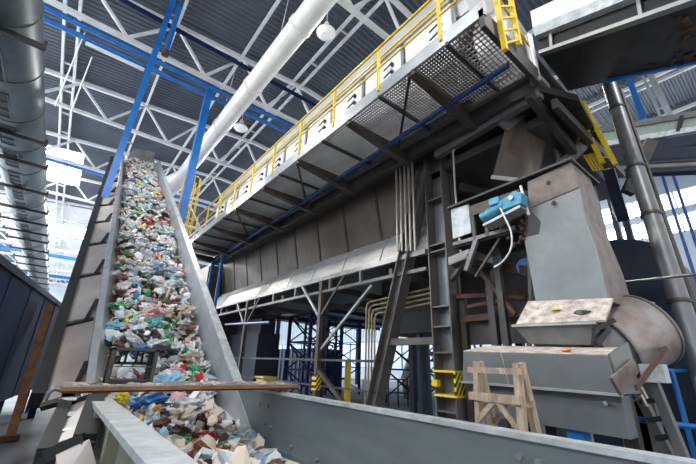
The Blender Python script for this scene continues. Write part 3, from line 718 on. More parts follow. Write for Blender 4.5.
fr = [at(516, 324, 'x', 4.62), at(605, 320, 'x', 4.62)]; bk = [at(613, 298, 'x', 5.), at(528, 301, 'x', 5.)]
MB().plate([fr[0], fr[1], bk[0], bk[1]], .03).build('sloping_tray', 'dust', t)
a = at(513, 326, 'x', 4.6); b = at(593, 323, 'x', 4.6); c = at(591, 345, 'x', 4.66); d_ = at(530, 344, 'x', 4.66)
MB().prism([a, b, c, d_], (.5, 0, 0)).build('pan_body', 'steel_mid', t, bev=.005)
MB().bar(a + V(-.02, 0, 0), b + V(-.02, -.04, 0), .04, .03).build('front_lip', 'steel_light', t)
e = at(532, 342, 'x', 4.7); f_ = at(583, 342, 'x', 4.7); MB().tube([e + V(.15, 0, 0), e.lerp(f_, .2) + V(.15, 0, -.03), e.lerp(f_, .8) + V(.15, 0, -.03), f_ + V(.15, 0, 0)], .1, 16).build('pan_round_bottom', 'steel_mid', t)
MB().bar(at(594, 330, 'x', 4.6), at(614, 320, 'x', 4.75), .05).build('hinge_arm', 'black', t)
MB().bar(at(596, 344, 'x', 4.6), at(606, 330, 'x', 4.75), .06).build('hinge_arm', 'black', t)
for yy in (1.5, 2.2): MB().box(4.75, 4.8, yy, yy + .05, .24, .38).build('support_foot', 'steel_dark', t)
settle(t)
for k, (u, v, c, l) in enumerate(((556, 309, 'yellow', 'small yellow scrap lying mid tray under the grey chute'), (594, 314, 'yellow', 'yellow scrap beside the dark clump on the sloping tray'), (583, 314, 'black', 'dark crumpled clump near the right end of the sloping tray'), (566, 350, 'orange', 'tiny orange scrap on the top edge of the grey hopper'))):
    p = at(u, v, 'x', 4.8 if k < 3 else 4.3); r = .045 if k != 2 else .09
    if k < 3:
        w = (p - (fr[0] + fr[1]) / 2)
    single('litter_scrap', MB().blob(p, r, 9 + k, 2, (1, 1.2, .5)), 'w_' + c, l, 'scrap')

t = thing('screw_tube', 'wide grey dusty screw conveyor tube slanting up behind the hopper', 'tube')
A0 = at(622, 362, 'y', 1.05); A1 = at(668, 308, 'y', .75)
A0 = at(602, 350, 'y', 1.62); A1 = at(640, 330, 'y', 1.3)
MB().tube([A0, A1], .46, 36).build('tube_body', 'tube_dusty', t)
for k in (0, 1.): p = A0.lerp(A1, k); dd = (A1 - A0).normalized(); MB().tube([p, p + dd * .03], .475, 36).build('flange', 'steel_mid', t)
MB().tube([A0 - (A1 - A0).normalized() * .25, A0], .38, 30, r2=.43).build('end_cap', 'steel_mid', t)
m = MB()
for i in range(90):
    k = random.uniform(.2, .95); a = random.uniform(-.5, .9); p = A0.lerp(A1, k); m.blob(p + V(math.sin(a) * .17 - .08, -math.sin(a) * .34, .42 * math.cos(a)), random.uniform(.02, .05), i, 1, (1.2, 1.2, .4))
m.build('dust_layer', 'dust', t)['kind'] = 'stuff'
for k in (.2, .8):
    p = A0.lerp(A1, k); MB().bar(p + V(0, 0, -.45), (p.x, p.y, -1.7), .12).build('leg', 'steel_mid', t)
settle(t)
single('edge_flange', MB().bar(at(680, 330, 'y', 1.02), at(636, 388, 'y', 1.02), .02, .05), 'rust', 'rusty slanted flange strip along the lower edge of the dusty screw tube', 'flange')
t = thing('tube_stand', 'slanted grey steel legs with a pale bracket under the screw tube', 'frame')
a, b = at(628, 372, 'x', 5.2), at(668, 452, 'x', 5.2); MB().bar(a, b + (b - a).normalized() * .5, .13, .08).build('leg', 'steel_mid', t)
a, b = at(652, 378, 'x', 5.1), at(684, 458, 'x', 5.1); MB().bar(a, b + (b - a).normalized() * .5, .13, .08).build('leg', 'steel_mid', t)
a = at(646, 372, 'x', 5.); MB().box(a.x - .05, a.x + .15, a.y - .16, a.y + .04, a.z - .1, a.z + .08).build('bracket_plate', 'wall_rim', t)
for v in (402, 420, 438): MB().bar(at(640 + (v - 402) * .42, v, 'x', 5.15), at(660 + (v - 402) * .42, v - 2, 'x', 5.15), .05).build('rung', 'steel_dark', t)
for v in (392, 400): MB().tube([at(632, v, 'x', 4.9), at(642, v - 4, 'x', 4.85), at(646, v + 6, 'x', 4.9)], .02, 8).build('hose', 'conduit', t)
settle(t)
t = thing('guard_railing', 'blue tube railing at the lower right behind the legs', 'railing')
MB().tube([(5.6, 1.75, -.5), (7.5, -.3, -.72)], .035, 8).build('lower_rail', 'blue_paint', t)
MB().tube([(6.4, 1.3, .05), (8.2, -.4, .05)], .03, 8).build('upper_rail', 'blue_paint', t)
for p in ((6.5, 1.2), (7.3, .3), (8.1, -.3)): MB().tube([(p[0], p[1], .05), (p[0], p[1], -1.7)], .03, 8).build('railing_post', 'blue_paint', t)
settle(t)
t = thing('stair_frame', 'dark stair-like frame behind the blue railing at lower right', 'stairs')
for k in range(7): MB().box(6.6 + k * .25, 7.0 + k * .25, -.4, 1.1, -1.5 + k * .22, -1.45 + k * .22).build('tread', 'rust' if k < 3 else 'navy_steel', t)
for y in (-.4, 1.1): MB().bar((6.4, y, -1.65), (8.6, y, .2), .06, .18).build('stringer', 'navy_steel', t)
settle(t)

# big vertical pipe at right
t = thing('riser_pipe', 'tall grey metal pipe with band clamps at the right', 'pipe')
a = at(609, 84, 'x', 8.); b = at(702, 372, 'x', 6.6); b2 = b + (b - a) * .35
MB().tube([a, b2], .125, 24).build('pipe_body', 'pipe_steel', t)
dd = (b2 - a).normalized()
for k in (.1, .3, .43, .62): p = a.lerp(b2, k); MB().tube([p, p + dd * .05], .142, 24).build('band_clamp', 'steel_dark', t)
MB().tube([a + V(.35, -.1, 0), b2 + V(.35, -.1, 0)], .04, 10).build('side_conduit', 'steel_dark', t)
settle(t)
single('steel_rod', MB().tube([at(625, 282, 'x', 7.2), at(700, 274, 'x', 5.8)], .02, 8), 'galv', 'thin horizontal rod crossing the tall grey pipe', 'rod')

# dark machine behind
t = thing('fan_housing', 'dark rounded machine housing behind the grey pipe, below the windows', 'machine')
MB().prism([V(9., 2.9, -.2) + V(0, -1.9 * math.cos(a) * .9 - .0, 2.6 + 0 * a) if False else V(9., 2.2 - 1.05 * math.cos(a), 2.0 + .75 * math.sin(a)) for a in [math.pi * j / 12 for j in range(13)]] + [V(9., 3.25, .4), V(9., 1.15, .4)], (1.6, 0, 0)).build('housing', 'navy_steel', t, bev=.02)
MB().box(9.1, 10.5, 1.2, 3.2, -1.7, .4).build('base', 'navy_steel', t)
settle(t)
single('tarp_box', MB().box(9.2, 10.2, .7, 1.5, 1.0, 1.35).box(9.3, 10.1, .8, 1.4, -1.7, 1.0), 'blue_paint', 'small blue box behind the screw tube', 'box', bev=.02)

# ================================================================== wooden trestle
t = thing('wooden_trestle', 'rough pale wooden trestle standing in front of the grey hopper', 'trestle')
X = 3.4
def tb(u0, v0, u1, v1, w, th=.05, x=X, nm='board', ext=0):
    a = at(u0, v0, 'x', x); b = at(u1, v1, 'x', x); b = b + (b - a).normalized() * ext
    return MB().bar(a, b, w, th, (1, 0, 0)).build(nm, 'wood', t)
def leg(y, x0, x1, z1=.06):
    return MB().bar((x0, y, z1), (x1, y, -1.7), .05, .09, (1, 0, 0)).build('leg', 'wood', t)
leg(2.13, 3.4, 3.25); leg(1.72, 3.4, 3.25, .05); leg(2.15, 3.47, 3.85); leg(1.72, 3.47, 3.85)
MB().box(3.35, 3.39, 1.66, 2.22, -.045, .01).build('rail', 'wood', t)
MB().box(3.3, 3.345, 1.67, 2.2, -.29, -.22).build('rail', 'wood', t)
MB().box(3.5, 3.545, 1.67, 2.2, -.32, -.26).build('rail', 'wood', t)
MB().box(3.26, 3.3, 1.66, 2.22, -.58, -.49).build('rail', 'wood', t)
MB().box(3.24, 3.28, 1.66, 2.22, -1.3, -1.2).build('rail', 'wood', t)
MB().bar((3.33, 1.93, -.27), (3.32, 2.14, -.47), .045, .03, (1, 0, 0)).build('brace', 'wood', t)
MB().bar((3.33, 1.93, -.27), (3.32, 1.73, -.5), .045, .03, (1, 0, 0)).build('brace', 'wood', t)
MB().bar((3.55, 1.93, -.27), (3.6, 2.12, -.5), .045, .03, (1, 0, 0)).build('brace', 'wood', t)
MB().box(3.347, 3.35, 1.88, 1.97, -.035, -.005).build('stamp', 'mesh_green', t)
settle(t)

# ================================================================== upper right conveyor, small hopper, ladders
t = thing('upper_conveyor', 'dark covered conveyor rising at the upper right with pale side cover', 'conveyor')
DD = Vector((.1063, .9121, .3959))
Lc = 5.2
A = at(541, 55, 'z', 6.); B = at(568, 91, 'z', 6.)
sx = (B - A)
upn = Vector((0, 0, 1))
def U(a, s, n=0): return A + sx * a - DD * s + upn * n
MB().prism([U(0, 0), U(1, 0), U(1, 0, .1), U(0, 0, .1)], -DD * Lc).build('belt_cover', 'steel_dark', t)
MB().prism([U(-.02, 0, .08), U(1.02, 0, .08), U(1.02, 0, 1.1), U(0.0, 0, 1.1)], -DD * Lc).build('body', 'black', t)
MB().prism([U(-.08, 0, -.05), U(0, 0, -.05), U(0, 0, .03), U(-.08, 0, .03)], -DD * Lc).build('lower_rail', 'galv', t)
MB().prism([U(-.12, 0, .38), U(-.02, 0, .38), U(-.02, 0, .62), U(-.12, 0, .62)], -DD * Lc).build('side_beam', 'wall_rim', t)
MB().prism([U(-.12, 0, .62), U(-.07, 0, 1.15), U(-.02, 0, 1.15), U(-.04, 0, .6)], -DD * Lc).build('side_cover', 'white_panel', t)
for s_ in (.25, 1.7, 2.6, 3.6, 4.6): MB().bar(U(-.05, s_, 0), U(-.05, s_ + .05, .45), .05).build('stay', 'galv', t)
MB().bar(U(.95, .8, -.03), U(1., 2.4, -.03), .07, .05).build('blue_edge', 'blue_paint', t)
m = MB()
for i in range(40): p = U(random.uniform(.1, 1.), random.gauss(2.15, .1), -.02); m.blob(p, random.uniform(.02, .06), i, 1, (1.2, 1.2, .3))
for i in range(26): p = U(random.uniform(.85, 1.), random.uniform(1.5, 3.), -.02); m.blob(p, random.uniform(.02, .06), i, 1, (1.2, 1.2, .3))
m.build('rust_patch', 'rust', t)['kind'] = 'stuff'
settle(t)
t = thing('pipe_post', 'short silver post holding the upper conveyor at the walkway end', 'post')
MB().tube([(5.62, 1.82, 5.95), (5.66, 1.82, 4.85)], .075, 12).build('post_body', 'galv', t)
MB().box(5.5, 5.85, 1.7, 1.95, 4.75, 4.85).build('foot_plate', 'steel_light', t)
settle(t)
t = thing('head_frame', 'dark steel head frame below the walkway end', 'frame')
MB().bar((5.65, 1.8, 4.65), (5.8, 4.2, 4.6), .14, .3).build('beam', 'steel_mid', t)
MB().bar((5.5, 1.95, 4.6), (7.4, 1.95, 4.2), .12, .25).build('beam', 'steel_dark', t)
MB().prism([(5.6, 1.8, 4.62), (6.4, 1.45, 4.62), (9.4, 1.75, 4.62), (9.4, 3.4, 4.62), (5.6, 3.4, 4.62)], (0, 0, .15)).build('deck', 'black', t)  # black plate widened as a dark mass to hide the bright roof
MB().box(6.2, 8.4, 1.95, 3.3, 4.8, 6.0).build('dark_mass', 'black', t)  # black box added to fill this gap with darkness
MB().bar((5.9, 1.7, 4.45), (9.6, 1.7, 4.45), .1, .2).build('beam', 'steel_dark', t)
MB().box(6.1, 10.5, 2.0, 5.2, 4.3, 4.5).build('deck', 'steel_dark', t)
MB().box(7.2, 8.8, 2.3, 5.5, 3.2, 3.32).build('deck', 'steel_dark', t)
MB().bar((6.3, 4.3, 4.6), (9., 4.3, 4.6), .2, .4).build('beam', 'steel_brown', t)
MB().bar((6.6, 4.2, 4.), (9., 2.2, 3.2), .12, .2).build('brace', 'steel_dark', t)
MB().bar((6.6, 3.4, 2.8), (7.4, 1.8, 4.3), .12, .2).build('brace', 'steel_mid', t)
for x, y in ((10.3, 5.), (9.1, 2.2), (7.4, 5.2)): MB().box(x, x + .2, y, y + .2, -1.7, 4.3).build('post', 'navy_steel', t)
for k in range(4): MB().tube([(7.1 + k * .15, 2.2, 3.2), (7.1 + k * .15, 2.2, 4.4)], .04, 8).build('pipe', 'steel_mid', t)
MB().bar((7.9, 1.4, 3.25), (8.4, .9, 4.4), .12, .2).build('brace', 'steel_dark', t)
MB().bar((8.2, 1.65, 4.0), (8.6, 1.7, 3.1), .2, .3).build('brace', 'navy_steel', t)
MB().bar((8.6, 1.7, 3.1), (9.3, 1.9, 3.6), .2, .3).build('brace', 'navy_steel', t)
settle(t)
t = thing('drop_hopper', 'small brown tapered hopper hanging below the walkway end', 'hopper')
X0, X1 = 6.0, 6.9
MB().hexa([at(492, 178, 'x', 5.75), at(536, 183, 'x', 6.1), at(541, 176, 'x', 6.7), at(500, 170, 'x', 6.4), at(506, 126, 'x', 5.8), at(523, 114, 'x', 6.1), at(548, 127, 'x', 6.9), at(530, 140, 'x', 6.6)]).build('hopper_body', 'steel_brown', t)
MB().bar(at(503, 128, 'x', 5.75), at(523, 112, 'x', 6.05), .06, .22).build('top_collar', 'steel_mid', t)
MB().bar(at(491, 177, 'x', 5.72), at(535, 182, 'x', 6.06), .02, .08).build('lower_lip', 'steel_light', t)
settle(t)
def ladder(name, label, a, b, w, rungs, m='yellow', wd=.06):
    t = thing(name, label, 'ladder'); a = Vector(a); b = Vector(b); w = Vector(w)
    MB().bar(a, b, wd, wd).build('stile', m, t); MB().bar(a + w, b + w, wd, wd).build('stile', m, t)
    for k in range(rungs): p = a.lerp(b, (k + .5) / rungs); MB().bar(p, p + w, .03).build('rung', m, t)
    settle(t)
a = at(490, -20, 'y', 1.68); b = at(519, 45, 'y', 1.68); c = at(510, -20, 'y', 1.68)
ladder('guard_ladder', 'yellow ladder standing above the walkway end', b + V(.02, 0, .0), at(507, -20, 'y', 1.66), at(492, 0, 'y', 1.68) - at(507, 0, 'y', 1.68), 6, wd=.07)
a = at(571, 100, 'x', 7.6); b = at(606, 170, 'x', 7.6)
ladder('guard_ladder', 'yellow ladder section beside the tall grey pipe', at(572, 102, 'x', 7.6), at(603, 163, 'x', 7.6), at(590, 116, 'x', 7.5) - at(579, 116, 'x', 7.6), 5, wd=.08)
t = thing('hooked_handrail', 'small yellow hooked handrail left of the lower yellow ladder', 'handrail')
MB().tube([at(588, 132, 'x', 7.4), at(580, 136, 'x', 7.4), at(577, 141, 'x', 7.4), at(579, 143, 'x', 7.4)], .03, 8).build('rail', 'yellow', t); MB().tube([at(588, 132, 'x', 7.4), at(590, 128, 'x', 7.6)], .03, 8).build('stub', 'yellow', t); settle(t)
t = thing('yellow_grille', 'yellow slatted grille under the lower yellow ladder', 'grille')
for k in range(4): MB().bar(at(584 + k * 3, 155 - k * .5, 'x', 7.7), at(594 + k * 3, 171 - k * .5, 'x', 7.7), .035).build('slat', 'yellow', t)
settle(t)

# gallery and far right structures
t = thing('gallery_conveyor', 'long distant gallery with a green mesh side at the right', 'gallery')
a0, a1 = at(584, 132, 'x', 17.), at(700, 112, 'x', 17.); b0, b1 = at(584, 149, 'x', 17.), at(700, 130, 'x', 17.)
MB().plate([a0, a1, at(700, 118, 'x', 17), at(584, 137, 'x', 17)], .2).build('top_band', 'steel_mid', t)
MB().plate([at(584, 137, 'x', 17), at(700, 118, 'x', 17), at(700, 127, 'x', 17), at(584, 146, 'x', 17)], .1).build('mesh_side', 'mesh_green', t)
MB().plate([at(584, 146, 'x', 16.9), at(700, 127, 'x', 16.9), at(700, 132, 'x', 16.9), at(584, 151, 'x', 16.9)], .15).build('lower_band', 'wall_rim', t)
MB().bar(at(682, 116, 'x', 16.8), at(678, 132, 'x', 16.8), .12).build('upright', 'black', t)
MB().prism([at(590, 150, 'x', 16.8), at(700, 133, 'x', 16.8), at(700, 143, 'x', 16.8), at(590, 160, 'x', 16.8)], (2.5, 0, 0)).build('deck', 'navy_steel', t)
for u in (597, 690):
    p = at(u, 150, 'x', 18.); MB().box(p.x, p.x + .25, p.y - .1, p.y + .1, -1.7, p.z + .4).build('post', 'navy_steel', t)
settle(t)
t = thing('pipe_bridge', 'dark bridge of pipes below the gallery at right', 'pipe bridge')
for k, v in enumerate((163, 167, 172)): MB().tube([at(600, v + 3, 'x', 15.), at(702, v - 2, 'x', 15.)], .16, 10).build('pipe', 'navy_steel' if k != 1 else 'steel_mid', t)
MB().prism([at(598, 155, 'x', 15.4), at(702, 145, 'x', 15.4), at(702, 160, 'x', 15.4), at(598, 172, 'x', 15.4)], (.5, 0, 0)).build('tray', 'navy_steel', t)
p = at(612, 170, 'x', 15.3); MB().box(p.x, p.x + .2, p.y - .1, p.y + .1, -1.7, p.z).build('post', 'navy_steel', t)
settle(t)
for u, l in ((661, 'left'), (672, 'right')):
    p = at(u, 172, 'x', 27.); single('wall_column', MB().box(p.x, p.x + .2, p.y - .07, p.y + .07, -1.7, 13.), 'blue_dark', 'slim blue column in front of the right windows, %s one of the pair' % l, 'column', 'blue columns at the windows')
t = thing('access_ladder', 'pale blue-grey ladder against the dark cladding above the gallery', 'ladder')
a, b = at(643, 76, 'x', 19), at(661, 118, 'x', 19); c, d_ = at(650, 74, 'x', 19), at(670, 116, 'x', 19)
MB().bar(a, b, .1).build('stile', 'rail_steel', t); MB().bar(c, d_, .22).build('stile', 'rail_steel', t)
for k in (.2, .5, .8): MB().bar(a.lerp(b, k), c.lerp(d_, k), .06).build('rung', 'rail_steel', t)
settle(t)
single('roof_post', MB().bar(at(626, 70, 'x', 22), at(644, 120, 'x', 22), .25), 'blue_paint', 'dark blue post beside the pale ladder above the gallery', 'post')

# ================================================================== undercroft clutter behind
def scaffold(x0, x1, y0, y1, z1, label, nb=3):
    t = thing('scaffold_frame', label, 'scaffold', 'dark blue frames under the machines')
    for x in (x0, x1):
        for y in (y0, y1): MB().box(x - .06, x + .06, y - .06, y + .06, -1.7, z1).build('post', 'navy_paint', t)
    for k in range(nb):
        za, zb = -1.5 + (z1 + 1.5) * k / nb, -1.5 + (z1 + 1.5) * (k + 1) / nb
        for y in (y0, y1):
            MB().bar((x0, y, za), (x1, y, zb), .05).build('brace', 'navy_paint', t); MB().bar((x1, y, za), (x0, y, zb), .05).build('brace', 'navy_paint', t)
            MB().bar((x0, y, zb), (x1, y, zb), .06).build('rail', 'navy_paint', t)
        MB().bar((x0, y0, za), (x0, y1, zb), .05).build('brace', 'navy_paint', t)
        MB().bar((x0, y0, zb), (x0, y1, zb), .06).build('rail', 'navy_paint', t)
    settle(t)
scaffold(8.5, 10.2, 13.2, 15., 2., 'dark blue braced frame behind the post with the hazard tag')
scaffold(8.5, 10.5, 20.5, 23., 2.4, 'dark blue braced frame beyond the far end of the trough')
scaffold(13.2, 15.5, 11.2, 13.4, 2.4, 'dark blue braced frame between the raking brace and the conduits')
scaffold(12.5, 15, 17.5, 20., 2.4, 'dark blue braced frame left of the tan conduits')
scaffold(18.5, 20.5, 12.5, 15., 2., 'farther dark blue braced frame seen past the raking brace')
t = thing('dark_end_block', 'dark block added to darken the far end of the trough', 'machine')  # added block that darkens the bright gap at the trough end
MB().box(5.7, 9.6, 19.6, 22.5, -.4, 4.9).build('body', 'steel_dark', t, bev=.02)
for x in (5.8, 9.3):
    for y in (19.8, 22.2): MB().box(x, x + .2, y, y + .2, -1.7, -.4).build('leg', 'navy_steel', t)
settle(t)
for y0, lab in ((21., 'dark blue box added to block the bright background beyond the trough end, nearer one'), (26.5, 'dark blue box added to block the bright background, farther one')):  # added boxes that block the bright background under the machines
    t = thing('dark_backdrop_box', lab, 'container', 'added dark boxes on the floor')
    MB().box(14, 16.4, y0, y0 + 5, -1.6, .9).build('body', 'navy_paint', t, bev=.03)
    for k in range(9): MB().box(13.95, 14, y0 + .2 + k * .55, y0 + .4 + k * .55, -1.5, .8).build('rib', 'navy_steel', t)
    MB().box(14, 16.4, y0, y0 + 5, -1.7, -1.6).build('skid', 'navy_steel', t); settle(t)
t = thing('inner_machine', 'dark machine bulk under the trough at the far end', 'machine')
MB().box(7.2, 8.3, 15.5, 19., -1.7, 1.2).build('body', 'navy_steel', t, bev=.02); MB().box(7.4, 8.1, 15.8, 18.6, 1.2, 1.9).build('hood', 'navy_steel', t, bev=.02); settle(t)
single('partition_board', MB().box(9.2, 9.3, 19.2, 21.6, -1.2, .8).box(9.2, 9.3, 19.3, 19.4, -1.7, -1.2).box(9.2, 9.3, 21.3, 21.4, -1.7, -1.2), 'blue_paint', 'flat blue panel standing behind the far frame posts', 'panel')
single('yellow_bin', MB().box(6.9, 7.4, 13.9, 14.6, -1.7, -.7).box(6.85, 7.45, 13.85, 14.65, -.7, -.6), 'yellow', 'yellow bin by the foot of the far frame post', 'bin', bev=.02)
single('yellow_cabinet', MB().box(9.9, 10.1, 12.3, 12.5, -1.7, .1).box(9.88, 10.12, 12.28, 12.52, .1, .15), 'yellow', 'narrow yellow cabinet behind the post with hazard tag', 'cabinet', bev=.02)
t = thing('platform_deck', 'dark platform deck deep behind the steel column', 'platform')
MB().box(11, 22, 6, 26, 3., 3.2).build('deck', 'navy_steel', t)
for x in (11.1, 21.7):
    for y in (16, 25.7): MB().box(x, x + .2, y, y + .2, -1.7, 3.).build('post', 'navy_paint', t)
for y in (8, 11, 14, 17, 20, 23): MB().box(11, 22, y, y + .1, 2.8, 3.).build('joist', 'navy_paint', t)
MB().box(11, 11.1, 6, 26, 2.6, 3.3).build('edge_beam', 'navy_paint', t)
settle(t)
t = thing('pale_duct', 'pale slanted duct on the floor beyond the raking brace', 'duct')
MB().tube([at(420, 345, 'x', 16.), at(408, 382, 'x', 16.)], .45, 16).build('duct_body', 'white_steel', t); MB().tube([at(408, 382, 'x', 16.), at(408, 382, 'x', 16.) + V(0, 0, -1.0)], .3, 12).build('duct_leg', 'steel_mid', t); settle(t)
def stool(x, y, h, w, label):
    t = thing('floor_frame', label, 'frame', 'thin dark frames on the open floor')
    for a in (0, w):
        for b in (0, w): MB().box(x + a - .02, x + a + .02, y + b - .02, y + b + .02, -1.7, -1.7 + h).build('post', 'navy_steel', t)
    for z in (h * .5, h): 
        MB().bar((x, y, z - 1.7), (x + w, y, z - 1.7), .04).build('rail', 'navy_steel', t); MB().bar((x, y, z - 1.7), (x, y + w, z - 1.7), .04).build('rail', 'navy_steel', t)
        MB().bar((x + w, y + w, z - 1.7), (x + w, y, z - 1.7), .04).build('rail', 'navy_steel', t); MB().bar((x + w, y + w, z - 1.7), (x, y + w, z - 1.7), .04).build('rail', 'navy_steel', t)
    settle(t)
stool(11.6, 9.4, 1.9, .7, 'thin dark floor frame nearest the hazard-striped column'); stool(12.2, 11.6, 1.1, .6, 'low dark floor frame beside the raking brace'); stool(15.5, 12.0, 2.0, .9, 'taller dark floor frame farther back on the open floor')
t = thing('rear_machine', 'large dark machine body behind the chute and column', 'machine')
MB().box(8.2, 10.4, 3.2, 8.5, .9, 3.1).build('body', 'steel_dark', t, bev=.02)
for x, y in ((8.3, 3.3), (10.2, 3.3), (8.3, 7.0), (10.2, 8.3)): MB().box(x, x + .15, y, y + .15, -1.7, .9).build('leg', 'navy_steel', t)
settle(t)
t = thing('blue_drum', 'blue rounded drum half hidden behind the grey chute', 'drum')
MB().tube([(5.6, 2.5, 1.55), (5.9, 2.5, 1.55)], .14, 20).build('drum_body', 'blue_paint', t); MB().box(5.7, 5.85, 2.47, 2.53, 1.3, 1.45).build('bracket', 'steel_dark', t); settle(t)
t = thing('bent_conduit', 'single metal conduit with a bend right of the column top', 'conduit')
MB().tube([at(476, 118, 'x', 5.8), at(470, 128, 'x', 5.8), at(456, 144, 'x', 5.8), at(453, 152, 'x', 5.8), at(455, 190, 'x', 5.8), at(462, 262, 'x', 5.8)], .025, 8).build('conduit_tube', 'conduit', t); settle(t)

# ================================================================== waste
def colour_scraps(name, spots, label, seed, n):
    rnd = random.Random(seed); vs = []; fs = []; cols = []
    pal = list(PAL.values()); names = list(PAL); w = [30, 18, 14, 8, 12, 3, 2.5, 1.5, 5, 1.5, 5, 2, 18, 1]
    for i in range(n):
        p, nrm = spots(rnd); c = rnd.choices(pal, w)[0]; k = rnd.uniform(.75, 1.15); c = tuple(min(1, x * k) for x in c)
        r = rnd.uniform(.04, .14); o = len(vs)
        bm = bmesh.new(); bmesh.ops.create_icosphere(bm, subdivisions=1, radius=1)
        q = Matrix.Rotation(rnd.uniform(0, 6.3), 3, Vector((rnd.gauss(0, 1), rnd.gauss(0, 1), rnd.gauss(0, 1))).normalized())
        s_ = (rnd.uniform(.5, 1.6), rnd.uniform(.4, 1.1), rnd.uniform(.15, .7))
        for v in bm.verts:
            a = v.co * rnd.uniform(.6, 1.3); a = q @ Vector((a.x * s_[0], a.y * s_[1], a.z * s_[2])) * r; vs.append(p + a)
        for f in bm.faces: fs.append(tuple(v.index + o for v in f.verts)); cols.append(c)
        bm.free()
    mb = MB(); mb.add(vs, fs); o = mb.build(name, 'scraps')
    at_ = o.data.color_attributes.new('tint', 'FLOAT_COLOR', 'CORNER'); data = []
    for f, c in zip(o.data.polygons, cols): data += [*c, 1] * 3
    at_.data.foreach_set('color', data)
    return settle(tag(o, label, 'waste', kind='stuff'))
def inc_spot(r):
    s = r.uniform(-.9, LEN - .1); x = r.uniform(.8, 2.34)
    bare = (1.0 < s < 1.25) or (4.4 < s < 4.6) or (2.2 < s < 2.4 and x > 1.1) or (3.0 < s < 3.35 and x > 1.2) or (4. < s < 4.3 and x > 1.8)
    h = -.47 + .10 * abs(r.gauss(0, 1)) * (.2 if bare else 1)
    return I(x, s, min(h, -.15)), NY
colour_scraps('mixed_waste', inc_spot, 'layer of small mixed plastic waste covering the inclined belt', 3, 4300)
def ch_spot(r):
    y = r.uniform(1.2, 6.1); x = r.uniform(.52, 2.48)
    hz = -1.22 + .2 * max(0, min(1, (y - 2) / 3)) + .1 * math.sin(x * 3 + y)
    return V(x, y, hz + r.uniform(-.14, .1)), NY
colour_scraps('mixed_waste', ch_spot, 'heap of small mixed waste lying in the foreground channel', 4, 1900)

# crumpled bags, bottles, cups: one mesh of each kind, copied
BAGS = []
for k in range(6):
    mb = MB().blob((0, 0, -OZ), 1, 20 + k, 3, [(1, .8, .6), (1.2, .7, .5), (.8, 1, .7), (1.3, .9, .4), (1, 1, .55), (1.1, .6, .6)][k], .75, 2.1)
    me_o = mb.build('plastic_bag', 'wbag'); BAGS.append(me_o)
def proto_bottle():
    mb = MB(); prof = [(0, .0), (.28, 0), (.33, .1), (.33, .5), (.29, .62), (.33, .75), (.33, 1.3), (.3, 1.5), (.14, 1.78), (.12, 1.95)]
    mb.tube([(0, 0, -OZ + z) for r, z in prof], .3, 12, tr=[max(.02, r) for r, z in prof])
    b = mb.build('bottle', 'pet'); c = MB().tube([(0, 0, -OZ + 1.93), (0, 0, -OZ + 2.1)], .15, 12).build('cap', 'w_blue', b); return b
BOT = proto_bottle()
CUPO = MB().tube([(0, 0, -OZ), (0, 0, -OZ + .02), (0, 0, -OZ + 1.2), (0, 0, -OZ + 1.25), (0, 0, -OZ + .1)], .4, 14, tr=[.3, .34, .48, .5, .3]).build('plastic_cup', 'w_white')
def setmat(o, mname):
    o.material_slots[0].link = 'OBJECT'; o.material_slots[0].material = M[mname]
def put(proto, pos, r, mname, label, cat, group, rnd, flat=None, used=set()):
    if proto.name in used: o = copy_tree(proto)
    else: used.add(proto.name); o = proto
    o.location = pos + V(0, 0, OZ); o.scale = (r, r, r * (flat or 1)); o.rotation_euler = (rnd.uniform(-.6, .6) + (0 if proto is not BOT else 1.4), rnd.uniform(-.5, .5), rnd.uniform(0, 6.28))
    if mname: setmat(o, mname)
    tag(o, label, cat, group); return o
rnd = random.Random(11)
# ---- named pieces seen in the photo
def on_incline(u, v, h=-.36):
    r = R @ cray(u, v); p0 = P0 + NY * h; return r * (p0.dot(NY) / r.dot(NY))
SPEC = [(147, 336, .2, 'black', 'crumpled black bag with yellow top, midway above the crate'), (163, 353, .26, 'black', 'big glossy black bag right of the crate'),
        (141, 330, .1, 'yellow', 'bright yellow bag lying on the black bag above the crate'), (151, 314, .12, 'red', 'red bag in the lower part of the incline'),
        (154, 256, .17, 'red', 'round red bag halfway up the incline'), (196, 372, .14, 'green', 'bright green bag at the right rail near the step'),
        (185, 350, .09, 'green', 'small green bag above the white bag by the right rail'), (188, 357, .15, 'cream', 'crumpled cream bag near the right rail above the step'),
        (127, 254, .1, 'green', 'green bag at the left rail high on the incline'), (130, 240, .24, 'clear', 'large milky film with green print at the left rail'),
        (119, 306, .14, 'green', 'green bag at the left rail low on the incline'), (137, 188, .2, 'light blue', 'pale blue bag near the top of the incline'),
        (157, 194, .2, 'yellow', 'yellow bag near the top right of the incline'), (138, 284, .2, 'light blue', 'pale blue film across the lower middle of the incline'),
        (165, 286, .2, 'white', 'white film bag right of the pale blue film'), (172, 281, .12, 'turquoise', 'turquoise bag at the right side of the incline'),
        (148, 272, .11, 'green', 'green bag above the pale blue film'), (165, 327, .1, 'green', 'pale green bag right of the red bag'), (116, 326, .14, 'light blue', 'light blue film at the left rail low on the incline'),
        (135, 324, .17, 'white', 'white bag left of the bright yellow bag'), (143, 222, .15, 'black', 'dark bag in the middle of the upper incline'), (121, 344, .12, 'brown', 'brown bag at the left behind the crate'),
        (175, 374, .14, 'pink', 'pinkish crumpled bag just above the step'), (184, 368, .1, 'red', 'reddish brown bag beside the pinkish bag'), (205, 365, .1, 'white', 'small white wad against the right rail near the step')]
for k, (u, v, r, c, l) in enumerate(SPEC):
    put(BAGS[k % 6], on_incline(u, v, -.34 if r < .15 else -.3), r, 'w_' + c, l, 'bag', 'distinct bags on the inclined belt', rnd)
